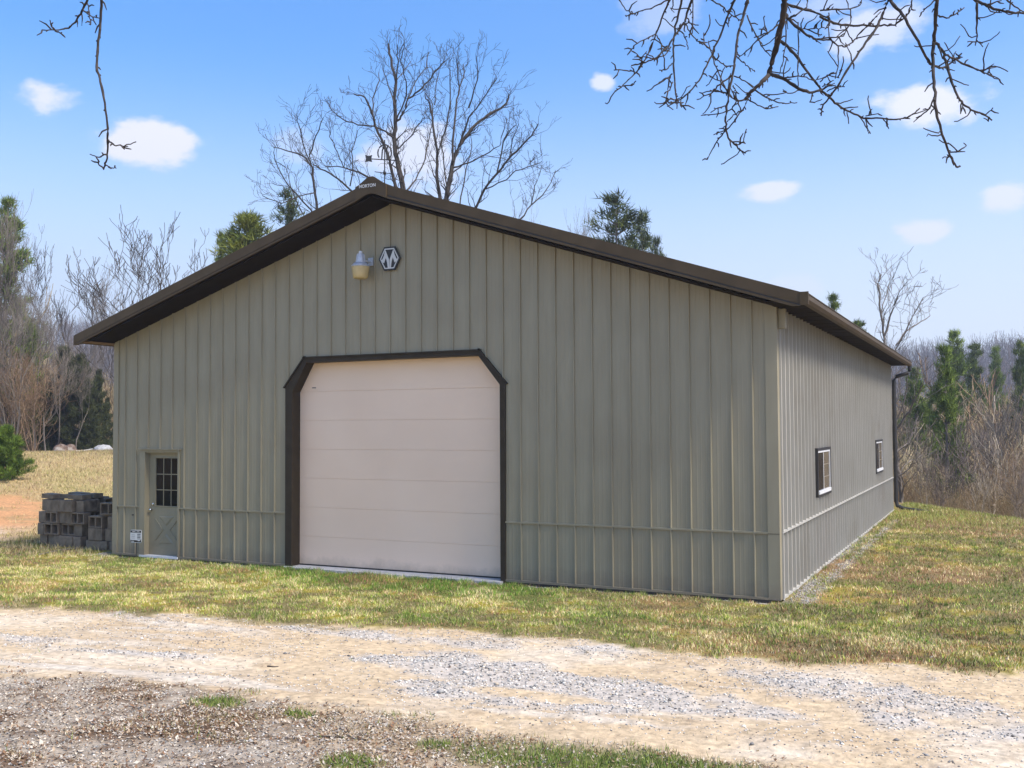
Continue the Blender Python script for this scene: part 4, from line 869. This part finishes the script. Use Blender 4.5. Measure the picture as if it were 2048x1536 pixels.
for k in range(3300):
    right = rr.random() < .62
    px = rr.uniform(1600, 2400) if right else rr.uniform(-350, 420)
    d = 175+350*rr.random()**.85; x, y, z = gb(px, d); it.append((x, y, z, rr.uniform(.6, 1.0), rr.uniform(0, 6.28), k % 3, k))
mass('far_wood', it, FARM, M['col'], 'grey leafless wood covering the distant ridge', 'wood', [(.11, .095, .09), (.16, .135, .125), (.17, .12, .095), (.085, .075, .07)])
# green bush and far field bits
make_pine('bush', 9, 3.2, 1.6, (.05, .10, .012), (.14, .20, .022), whorls=16, dens=2.2, full=True, start=.06, tuft=.32, taper=1.15)
b = hit(12, 962); tm, me, H = PINES['bush']; d_ = np.linalg.norm(b-CAM); hh = 90/F*d_
root = empty('evergreen_bush', (b[0], b[1], b[2]), 0, label='bright green bush at the left edge of the photo', cat='bush'); root.scale = (hh/H*.78, hh/H*.78, hh/H)
for nm, m_ in (('stem', tm), ('foliage', me)): o = bpy.data.objects.new(nm, m_); C.objects.link(o); o.parent = root
def lump(name, loc, s, m, label, cat, seed, group=None):
    nr = np.random.default_rng(seed); mb = MB(); k = 12; prof = []
    for i in range(7):
        t = i/6*math.pi; prof.append((max(.02, math.sin(t)), -math.cos(t)))
    mb.lathe(prof, k=k); mb.v = [tuple(np.array(v)*(1+nr.uniform(-.13, .13))) for v in mb.v]
    o = mb.build(name, m, None, smooth=True); o.scale = s; o.location = loc; tag(o, label, cat, group); return o
for i, px in enumerate((121, 140)):
    p = gb(px, 49.5+i*.5); lump('hay_bale', (p[0], p[1], p[2]+.16), (.38, .38, .34), M['hay'], 'weathered brown and white bale at the field edge, %s of two' % ('left' if i == 0 else 'right'), 'bale', 30+i, 'bales at the field edge')
p = gb(208, 50); lump('pale_boulder', (p[0], p[1], p[2]+.12), (.55, .4, .3), M['paleston'], 'pale boulder on the field edge beside the barn corner', 'boulder', 41)
a_ = np.array(gb(152, 49)); b_ = np.array(gb(186, 49.5)); MB().tube([a_+[0, 0, .1], (a_+b_)/2+[0, 0, .12], b_+[0, 0, .22]], [.07, .06, .03], 6).build('fallen_log', M['paleston'], label='pale fallen log on the field edge between bales and boulder', cat='log')
# ------------------------------------------------------------------ the air
hz_ = MB().box(-930, 930, -75, 930, -16, 150); hm = bpy.data.materials.new('haze_air'); hm.use_nodes = True; ht = hm.node_tree; ht.nodes.clear()
vo = N(ht, 'ShaderNodeVolumePrincipled'); vo.inputs['Density'].default_value = .0008; vo.inputs['Color'].default_value = (.86, .91, 1.0, 1); vo.inputs['Anisotropy'].default_value = .2
ho = N(ht, 'ShaderNodeOutputMaterial'); ht.links.new(vo.outputs[0], ho.inputs['Volume'])
hz_.build('haze', hm, kind='stuff')
# ------------------------------------------------------------------ overhanging branches near the camera
def over(name, segs, conv, dist, label, seed, extra):
    rg = random.Random(seed); T = MB(); B = MB(); offs = {}
    for w_, pts, dz in segs:
        P = [at(*conv(x, y), dist+dz+.25*math.sin(i*.7+w_)*.3) for i, (x, y) in enumerate(pts)]; n = len(P); Q = []; rad = []
        w0, w1 = w_, max(2.2, w_*.45)
        if w_ > 9: w1 = w_*.6
        for i in range(n-1):
            for q in range(4):
                t = q/4; p = P[i]*(1-t)+P[i+1]*t; L_ = np.linalg.norm(P[i+1]-P[i]); Q.append(p+np.array([rg.gauss(0, 1), rg.gauss(0, 1), rg.gauss(0, 1)])*.0018*(q > 0)); u = (i+t)/(n-1)
                rad.append(.88*(w0+(w1-w0)*u)/2/F*dist*(1.22 if rg.random() < .18 else 1))
        Q.append(P[-1]); rad.append(w1/2/F*dist)
        T.tube(Q, rad, 7 if w_ > 6 else 5)
        for i in range(1, len(Q)):
            if rg.random() < .42:          # buds and spur twigs
                dd = unit(Q[i]-Q[i-1]); s1 = unit(np.cross(dd, (rg.gauss(0, 1), rg.gauss(0, 1), rg.gauss(0, 1)))); e = unit(s1+dd*.5); l = rg.choice([.008, .012, .018, .03, .05])
                B.tube([Q[i], Q[i]+e*l*.6+np.array([0, 0, .001]), Q[i]+e*l+dd*l*.3], [.0035, .0035, .002], 4)
            if rg.random() < extra:
                dd = unit(Q[i]-Q[i-1]); s1 = unit(np.cross(dd, (rg.gauss(0, 1), rg.gauss(0, 1), rg.gauss(0, 1)))); d = unit(s1+dd*.6); p = Q[i]; pp = [p]
                for q in range(5): d = unit(d+np.array([rg.gauss(0, .3), rg.gauss(0, .3), rg.gauss(0, .25)+.12])); p = p+d*rg.uniform(.012, .03); pp.append(p)
                B.tube(pp, [.0034, .003, .003, .0028, .0026, .0022], 4)
    loc = tuple(at(*conv(*segs[0][1][0]), dist)); root = empty(name, loc, label=label, cat='branch'); inv = Matrix.Translation(Vector(loc)).inverted()
    for mb_, nm in ((T, 'branches'), (B, 'buds')):
        o = mb_.build(nm, M['bark_black'], root, smooth=True, kind='stuff' if nm == 'buds' else None); o.matrix_parent_inverse = inv
k7 = lambda x, y: (1220+x/4.266, y/4.266)
S7 = [(5, [(560, -120), (510, 0), (455, 120), (390, 290), (330, 450), (270, 560), (210, 630), (110, 725), (45, 780)], .1), (3, [(390, 290), (290, 340), (215, 380), (180, 425)], .1), (3, [(210, 610), (120, 600), (35, 598)], .1), (3, [(110, 735), (185, 730), (220, 690)], .1),
      (4, [(600, -60), (490, 0), (380, 55), (240, 100), (140, 140)], .1), (3, [(30, -80), (80, 0), (130, 80), (190, 120)], .1), (3, [(400, 300), (440, 380), (480, 410)], .1),
      (6, [(640, -150), (610, 0), (580, 140), (545, 320), (540, 420), (545, 600), (555, 750), (570, 850), (630, 915)], -.1), (3, [(530, 540), (480, 595), (420, 598)], -.1), (3, [(530, 630), (470, 680), (415, 710)], -.1), (3, [(535, 700), (510, 770), (468, 792)], -.1), (3, [(570, 850), (520, 845), (480, 838)], -.1), (3, [(560, 880), (510, 880)], -.1),
      (6, [(730, -120), (700, 0), (650, 150), (600, 240), (540, 330), (500, 400), (400, 490), (300, 535), (180, 560)], -.1), (3, [(645, 200), (690, 280), (740, 350), (800, 370), (800, 280)], -.1), (3, [(580, 240), (620, 280), (650, 340), (665, 425)], -.1), (3, [(520, 400), (470, 470), (380, 505), (260, 490), (215, 450)], -.1), (3, [(710, -60), (708, 150), (700, 290)], -.1), (3, [(640, 200), (700, 205), (755, 215)], -.1),
      (6, [(1120, -150), (1065, 0), (1010, 120), (960, 260), (880, 440), (820, 570), (760, 690), (680, 780), (600, 850), (500, 880)], .2), (4, [(800, -60), (870, 0), (950, 50), (1040, 130), (1115, 175)], .2),
      (7, [(1215, -150), (1175, 0), (1140, 130), (1090, 300), (1070, 480), (1045, 640), (1010, 820), (985, 1000), (990, 1110), (1010, 1180), (1075, 1240), (1110, 1280), (1155, 1305)], 0), (3.5, [(1170, 130), (1230, 270), (1290, 390), (1370, 480)], 0), (4, [(1435, 210), (1350, 280), (1260, 340), (1170, 430), (1090, 500)], .05), (3, [(1080, 480), (1130, 530), (1190, 580), (1230, 600)], 0), (4, [(1045, 640), (940, 720), (860, 800), (740, 850)], 0),
      (3.5, [(1060, 650), (1150, 690), (1220, 750)], 0), (3, [(1060, 560), (980, 560), (910, 510), (870, 460), (840, 350)], 0), (3, [(870, 480), (920, 600), (970, 720), (1010, 800)], 0), (3, [(1075, 1240), (1140, 1210), (1165, 1100)], 0), (3, [(1230, 320), (1340, 280), (1310, 150)], .05),
      (17, [(1500, -260), (1490, 0), (1475, 150), (1430, 350), (1385, 520), (1355, 640)], .1), (10, [(1355, 640), (1280, 720), (1210, 775), (1150, 850)], .1), (4, [(1150, 850), (1080, 860), (1000, 800), (920, 770)], .1),
      (4, [(1200, 790), (1160, 880), (1090, 990), (990, 1110), (910, 1210), (860, 1300), (830, 1360)], .1), (3, [(990, 1110), (885, 1150)], .1), (3, [(1140, 940), (1050, 980), (1000, 1040)], .1), (4, [(1240, 770), (1330, 830), (1420, 870), (1500, 885), (1595, 875)], .1), (3.5, [(1180, 850), (1260, 900), (1340, 930), (1435, 910)], .1), (3.5, [(1100, 860), (1040, 930), (930, 970), (775, 985)], .1),
      (3, [(1040, 830), (980, 750), (940, 690), (850, 655)], .1), (3, [(1080, 860), (1040, 780), (1100, 800), (1050, 740)], .1), (3, [(1000, 900), (900, 930), (860, 960)], .1),
      (9, [(1370, 630), (1480, 670), (1600, 750), (1700, 790), (1790, 770), (1877, 720)], .1), (8, [(1450, 350), (1520, 400), (1620, 520), (1720, 660), (1800, 760), (1877, 840)], .15), (8, [(1495, 120), (1520, 160), (1580, 220), (1680, 300), (1760, 335), (1877, 340)], .1), (4, [(1520, 160), (1600, 120), (1680, 60), (1690, -40)], .1),
      (7, [(1490, 20), (1520, 40), (1650, 80), (1760, 110), (1877, 165)], .1), (3, [(1500, 180), (1500, 350), (1480, 520), (1440, 640)], .1), (3, [(1605, 190), (1610, 400), (1600, 600), (1605, 740)], .1), (3.5, [(1480, 670), (1560, 655), (1650, 655), (1740, 690), (1850, 650)], .1), (3, [(1630, 250), (1740, 245), (1830, 235)], .1), (3, [(1620, 770), (1540, 795), (1475, 780)], .1), (3, [(1730, 790), (1705, 870)], .1)]
k6 = lambda x, y: (1640+x/4.267, y/4.267)
S6 = [(6, [(0, 140), (120, 200), (250, 215), (400, 218), (520, 220), (640, 215), (720, 150), (780, 80), (790, -40)], .1), (7, [(560, -60), (590, 0), (530, 130), (480, 240), (370, 400), (250, 570), (150, 740), (80, 830), (20, 920), (10, 985)], .0), (8, [(560, -60), (600, 0), (680, 90), (740, 180), (800, 290), (870, 420), (940, 545), (1020, 580), (1070, 570), (1150, 510), (1200, 465)], .0),
      (11, [(1010, -200), (1000, 0), (985, 150), (975, 350)], -.1), (8, [(975, 350), (965, 500), (975, 700), (980, 880), (1010, 1030), (1060, 1190), (1110, 1330), (1165, 1425), (1195, 1420)], -.1), (7, [(990, 370), (1050, 440), (1080, 540), (1120, 690), (1170, 810), (1220, 890), (1320, 950), (1410, 985), (1465, 1025)], -.1),
      (5, [(1070, 470), (1150, 500), (1230, 550), (1380, 610), (1450, 645), (1530, 675)], -.1), (3, [(1380, 610), (1445, 580)], -.1), (3, [(1220, 890), (1200, 970)], -.1), (3, [(1410, 985), (1475, 920)], -.1), (3, [(1110, 1300), (1160, 1300), (1180, 1290)], -.1), (3, [(1110, 1330), (1045, 1350)], -.1), (4, [(975, 830), (940, 920), (870, 980), (820, 1005)], -.1),
      (6, [(0, 760), (80, 830), (150, 890), (230, 945), (350, 1000), (400, 1010), (560, 1015), (650, 1020), (760, 995), (850, 925)], .1), (3, [(390, 1010), (400, 1080), (430, 1140)], .1), (3, [(230, 960), (245, 1055)], .1), (3, [(200, 925), (325, 912)], .1), (3, [(390, 990), (495, 970)], .1), (3, [(540, 1015), (580, 1060)], .1),
      (4, [(1010, 130), (1080, 155), (1150, 125), (1230, 65)], -.1), (4, [(1000, -20), (930, 50), (865, 105)], -.1), (8, [(1250, -60), (1340, 10), (1430, 50), (1500, 80), (1600, 100), (1741, 115), (1900, 130)], .05), (6, [(1340, 20), (1340, 200), (1335, 340)], .05), (3, [(1335, 340), (1390, 400)], .05), (3, [(1335, 355), (1260, 358)], .05), (4, [(1430, 40), (1550, 5)], .05), (5, [(1560, -40), (1660, 55), (1760, 110)], .1),
      (4, [(0, 90), (100, 80), (260, 75), (340, 45), (370, -30)], .1), (4, [(0, 335), (120, 320), (200, 310)], .1), (4, [(80, 330), (150, 390), (220, 400), (280, 360), (340, 280), (430, 200), (520, 100)], .1), (3, [(0, 700), (60, 640), (150, 660), (190, 590)], .1), (3, [(60, 780), (130, 740), (210, 740)], .1), (3, [(20, 740), (90, 700), (60, 650)], .1), (3, [(155, 400), (155, 570), (130, 670)], .1), (3, [(75, 110), (75, 200), (78, 330)], .1), (3, [(260, 75), (265, 180), (200, 310)], .1)]
over('overhanging_branch', S7, k7, 4.6, 'leafless branches hanging into the top right, the cluster with the thick central limb', 1, .045)
over('overhanging_branch', S6, k6, 4.6, 'long drooping leafless branches reaching down near the top right corner', 2, .09)
k4 = lambda x, y: (60+x/4.267, y/4.267)
S4 = [(6.5, [(620, -300), (610, 0), (600, 200), (580, 400), (570, 570), (600, 700), (640, 880), (665, 1100), (665, 1250), (650, 1380), (628, 1445), (585, 1400), (585, 1370)], 0), (4, [(670, 1195), (720, 1240), (800, 1250), (905, 1210)], 0), (3.5, [(655, 1320), (590, 1342), (510, 1315)], 0), (3, [(650, 1410), (690, 1432), (735, 1435)], 0),
      (5.5, [(520, -100), (490, 0), (440, 100), (390, 190), (330, 240), (250, 255), (105, 255)], 0), (3.5, [(215, 260), (180, 220), (170, 170)], 0), (3.5, [(215, 265), (270, 290)], 0), (3.5, [(455, 85), (510, 130), (590, 155)], 0), (3, [(490, 30), (510, 130), (518, 210)], 0)]
over('overhanging_branch', S4, k4, 4.4, 'single thin leafless branch dangling at the top left', 3, .0)
# ------------------------------------------------------------------ gravel, grass, litter
OCT = np.array([(1, 0, 0), (-1, 0, 0), (0, 1, 0), (0, -1, 0), (0, 0, 1), (0, 0, -1)], float); OF = np.array([(0, 2, 4), (2, 1, 4), (1, 3, 4), (3, 0, 4), (2, 0, 5), (1, 2, 5), (3, 1, 5), (0, 3, 5)])
def sample_area(n, x0, x1, y0, y1):
    return rng.uniform(x0, x1, n), rng.uniform(y0, y1, n)
def vis(x, y, m=120):
    P = np.stack([x, y, height(x, y)], -1); px, py, dz = project(P); return (dz > 1) & (px > -m) & (px < 2048+m) & (py < 1536+m) & ~((x > -.02) & (x < W+.03) & (y > 0) & (y < L))
def stones(name, x, y, size, cols, label):
    z, Z = gz(x, y); n = len(x)
    V = OCT[None]*rng.uniform(.7, 1.25, (n, 6, 1))*size[:, None, None]; V[:, :, 2] *= .6
    az = rng.uniform(0, 6.28, n); c_, s_ = np.cos(az)[:, None], np.sin(az)[:, None]; vx_, vy_ = V[:, :, 0].copy(), V[:, :, 1].copy()
    sk = rng.uniform(-.6, .6, n)[:, None]; vx_ = vx_+vy_*sk
    V[:, :, 0] = vx_*c_-vy_*s_+x[:, None]; V[:, :, 1] = vx_*s_+vy_*c_+y[:, None]; V[:, :, 2] += (z+size*.18)[:, None]
    Fc = (OF[None]+np.arange(n)[:, None, None]*6).reshape(-1, 3); cc = np.repeat(cols, 6, 0)
    return np_mesh(name, V.reshape(-1, 3), Fc, 3, M['col'], cc, label=label, cat='gravel', kind='stuff')
x, y = sample_area(420000, -6, 19, -12.5, 0)
k = vis(x, y); x, y = x[k], y[k]; Z = zones(x, y)
prob = Z['road']*(.06+.34*ss((Z['st']-.40)*5)+.85*ss((Z['gravel']-.12)*1.6))*.55+Z['below']*(.30+.3*ss((Z['n1']-.45)*5))*(1-.8*Z['green'])+Z['strip']*.9
k = rng.random(len(x)) < prob; x, y = x[k], y[k]; g = Z['gravel'][k]; rd = Z['road'][k]
if len(x) > 110000: q = rng.permutation(len(x))[:110000]; x, y, g, rd = x[q], y[q], g[q], rd[q]
size = rng.uniform(.005, .0115, len(x))*(1+.8*g*rd*rng.random(len(x))); size = np.where(rng.random(len(x)) < .02, size*1.7, size)
base_c = np.array([(.40, .38, .34), (.62, .58, .51), (.23, .22, .20), (.74, .67, .56), (.52, .43, .31), (.12, .11, .10)]); pi = rng.choice(6, len(x), p=[.3, .24, .18, .12, .1, .06])
stones('road_gravel', x, y, size, base_c[pi]*rng.uniform(.8, 1.15, (len(x), 1)), 'grey and buff gravel scattered over the dirt drive')
x, y = sample_area(9000, 12.83, 14.2, -.6, 13); k = vis(x, y); x, y = x[k], y[k]; Z = zones(x, y); k = rng.random(len(x)) < Z['strip']; x, y = x[k], y[k]; pi = rng.choice(6, len(x), p=[.35, .3, .15, .1, .05, .05])
stones('wall_gravel', x, y, rng.uniform(.010, .02, len(x)), base_c[pi]*.75, 'grey gravel along the foot of the right wall')
def blades(name, x, y, h, wd, cols, label, cat='grass', lean=.55):
    z, _ = gz(x, y); n = len(x); az = rng.uniform(0, 6.28, n); lz = rng.uniform(0, 6.28, n); ll = h*rng.uniform(.1, lean+.35, n)
    p = np.stack([x, y, z-.004], -1); sd = np.stack([np.cos(az), np.sin(az), np.zeros(n)], -1)*wd[:, None]; tp = p+np.stack([np.cos(lz)*ll, np.sin(lz)*ll, h], -1)
    V = np.stack([p-sd, p+sd, tp], 1).reshape(-1, 3); return np_mesh(name, V, np.arange(len(V)).reshape(-1, 3), 3, M['blade'], np.repeat(cols, 3, 0), label=label, cat=cat, kind='stuff')
M['blade'] = mat('grass_blade', (1, 1, 1, 1), None, rough=.7, attr='Col', spec=.2)
GREEN, STRAW, OLIVE, BROWN, LIME = np.array((.09, .155, .02)), np.array((.46, .37, .20)), np.array((.22, .21, .06)), np.array((.25, .135, .07)), np.array((.27, .32, .05))
def grasscol(Z, n):
    t = rng.random(n); c = np.where((t < .26)[:, None], STRAW, np.where((t < .52)[:, None], OLIVE, np.where((t < .76)[:, None], LIME, GREEN)))
    lush_shade = np.clip(Z['lush_shade']*1.2+ss((Z['n1']-.55)*6)*.5, 0, 1); k = rng.random(n) < lush_shade*.8; c = np.where(k[:, None], GREEN*(.9+.6*rng.random((n, 1))), c)  # door-foot shade put into blade colour, plus random greener clumps
    k = rng.random(n) < Z['patch']*.7; c = np.where(k[:, None], np.where((rng.random(n) < .5)[:, None], BROWN, STRAW*.85), c)
    k = rng.random(n) < ss((Z['n2']-.5)*5)*.4; c = np.where(k[:, None], STRAW, c)
    k = rng.random(n) < .12+.5*ss((fbm(Z['px']*0+Z['wx'], Z['wy'], .9, 31)-.52)*7); c = np.where(k[:, None], np.where((rng.random(n) < .6)[:, None], BROWN*1.15, OLIVE*.7), c)
    c = c*1.12*(.6+.75*ss((Z['n4']-.3)*3.2))[:, None]*(.8+.5*ss((Z['n2']-.3)*3))[:, None]
    return c*rng.uniform(.7, 1.25, (n, 1))
# lawn in front and to the right
x, y = sample_area(620000, -7, 19, -6.5, 0); k = vis(x, y, 60); x, y = x[k], y[k]; Z = zones(x, y)
k = (rng.random(len(x)) < np.clip(Z['lawn']*1.1, 0, 1)*(1-.85*Z['strip'])*(1-.45*Z['patch'])*(.25+.95*ss((Z['n4']-.36)*5))) & (y < -.02); x, y = x[k], y[k]; Z = {q: v[k] for q, v in Z.items()}
n = len(x); blades('lawn_grass', x, y, rng.uniform(.014, .04, n)*(1+.6*Z['lush_shade'])*(.7+.8*ss((Z['n4']-.4)*4)), rng.uniform(.003, .0055, n), grasscol(Z, n), 'short patchy green and straw grass between the barn and the drive')
x, y = sample_area(500000, 12.9, 30, -5, 22); k = vis(x, y, 60); x, y = x[k], y[k]; Z = zones(x, y)
k = (rng.random(len(x)) < Z['lawn']*(1-.85*Z['strip'])*(1-.5*Z['patch'])*(.25+.95*ss((Z['n4']-.36)*5))); x, y = x[k], y[k]; Z = {q: v[k] for q, v in Z.items()}
n = len(x); br = ss((Z['D']-24)/3); c = grasscol(Z, n); k = rng.random(n) < br*.6; c = np.where(k[:, None], np.array((.34, .36, .09))*rng.uniform(.8, 1.2, (n, 1)), c)
blades('side_lawn_grass', x, y, rng.uniform(.025, .06, n)*(1+1.2*br*rng.random(n)), rng.uniform(.004, .008, n), c, 'short grass with brown patches right of the barn')
cx_, cy_ = sample_area(2600, -5, 18, -6.2, 12); k = vis(cx_, cy_, 60); cx_, cy_ = cx_[k], cy_[k]; Zc = zones(cx_, cy_)
k = rng.random(len(cx_)) < Zc['lawn']*(.25+.75*((cy_ > -.5) | (Zc['py']-interp(Zc['px'], FAR_EDGE) > -14))); cx_, cy_ = cx_[k][:420], cy_[k][:420]
q = np.repeat(np.arange(len(cx_)), 26); n = len(q); rd_ = rng.random(n)**.6*.07; th_ = rng.uniform(0, 6.28, n); x, y = cx_[q]+rd_*np.cos(th_), cy_[q]+rd_*np.sin(th_); y = np.where((x > 0) & (x < W) & (y > -.05), -.05, y)
cc_ = np.array([(.10, .17, .025), (.20, .25, .05), (.46, .38, .2)])[rng.integers(0, 3, len(cx_))][q]*rng.uniform(.8, 1.2, (n, 1)); blades('grass_tufts', x, y, rng.uniform(.04, .10, n), rng.uniform(.003, .005, n), cc_, 'scattered longer tufts of grass on the lawn and its edges')
# verge and tufts at the front, dry stalks in the litter
x, y = sample_area(520000, 5, 18.5, -12.3, -5); k = vis(x, y, 60); x, y = x[k], y[k]; Z = zones(x, y)
pr_ = Z['green']*.75+Z['below']*.10*ss((Z['n2']-.45)*5)+Z['road']*.0012; k = rng.random(len(x)) < pr_; x, y = x[k], y[k]; Z = {q: v[k] for q, v in Z.items()}; n = len(x)
c = np.where((rng.random(n) < .15+.75*Z['green'])[:, None], np.where((rng.random(n) < .6)[:, None], np.array((.11, .17, .03)), np.array((.22, .27, .05))), STRAW*.8)*rng.uniform(.7, 1.2, (n, 1))
blades('verge_grass', x, y, rng.uniform(.02, .06, n), rng.uniform(.0022, .0042, n), c, 'tufts of green grass along the near side of the drive')
# field grass left
x, y = sample_area(420000, -40, -.3, -1, 34); P = vis(x, y, 40); x, y = x[P], y[P]; Z = zones(x, y); k = (rng.random(len(x)) < np.clip(Z['field']+Z['lawn'], 0, 1)*(1-Z['clay'])*(Z['D'] < 52)); x, y = x[k], y[k]; Z = {q: v[k] for q, v in Z.items()}
if len(x) > 90000: q = rng.permutation(len(x))[:90000]; x, y = x[q], y[q]; Z = {a: v[q] for a, v in Z.items()}
n = len(x); c = np.where((rng.random(n) < .68)[:, None], np.array((.52, .40, .20)), np.where((rng.random(n) < .5)[:, None], np.array((.33, .31, .09)), np.array((.26, .17, .09))))*rng.uniform(.75, 1.15, (n, 1))
blades('field_grass', x, y, rng.uniform(.04, .13, n), rng.uniform(.006, .014, n), c, 'dry straw coloured grass on the rising field left of the barn')
# leaf litter
x, y = sample_area(420000, 4, 18.5, -12.3, -3); k = vis(x, y, 40); x, y = x[k], y[k]; Z = zones(x, y); k = rng.random(len(x)) < Z['below']*(.38+.6*ss((Z['n2']-.42)*6))*(1-.6*Z['green'])+Z['road']*.002+Z['lawn']*.01; x, y = x[k], y[k]; n = len(x); z, _ = gz(x, y)
az = rng.uniform(0, 6.28, n); s = rng.uniform(.005, .015, n)*np.where(rng.random(n) < .06, 1.8, 1); a1 = np.stack([np.cos(az), np.sin(az), rng.uniform(-.3, .5, n)], -1)*s[:, None]; a2 = np.stack([-np.sin(az), np.cos(az), rng.uniform(-.3, .5, n)], -1)*s[:, None]*.55; p = np.stack([x, y, z+.008], -1)
V = np.stack([p-a1, p+a2, p+a1+np.array([0, 0, .006]), p-a2], 1).reshape(-1, 3); lc = np.array([(.22, .12, .06), (.40, .29, .18), (.12, .07, .04), (.56, .48, .36), (.36, .30, .23)])[rng.integers(0, 5, n)]
np_mesh('leaf_litter', V, np.arange(len(V)).reshape(-1, 4), 4, M['blade'], np.repeat(lc, 4, 0), label='brown dead leaves and bits on the near ground', cat='leaf litter', kind='stuff')
# sticks
def stick(pts, r, label, m=M['bark']):
    P = []
    for q in pts:
        h_ = hit(*q); P.append(h_+np.array([0, 0, r+.008]))
    o = MB().tube(P, [r*(1-.5*i/(len(P)-1)) for i in range(len(P))], 5).build('stick', m, label=label, cat='stick'); return o
stick([(637, 1478), (680, 1479), (735, 1485)], .008, 'dark thin stick lying on the near ground, centre left')
stick([(1060, 1545), (1110, 1532), (1140, 1528)], .006, 'short dark twig at the bottom edge of the photo')
stick([(535, 1336), (545, 1337), (557, 1337)], .008, 'small dark chip of wood on the drive')
stick([(78, 1112), (112, 1104), (150, 1099), (162, 1093)], .018, 'fallen branch in the grass in front of the concrete blocks', M['bark_grey'])
stick([(200, 1122), (212, 1110), (226, 1108)], .012, 'grey forked twig at the left corner of the barn', M['bark_tan'])
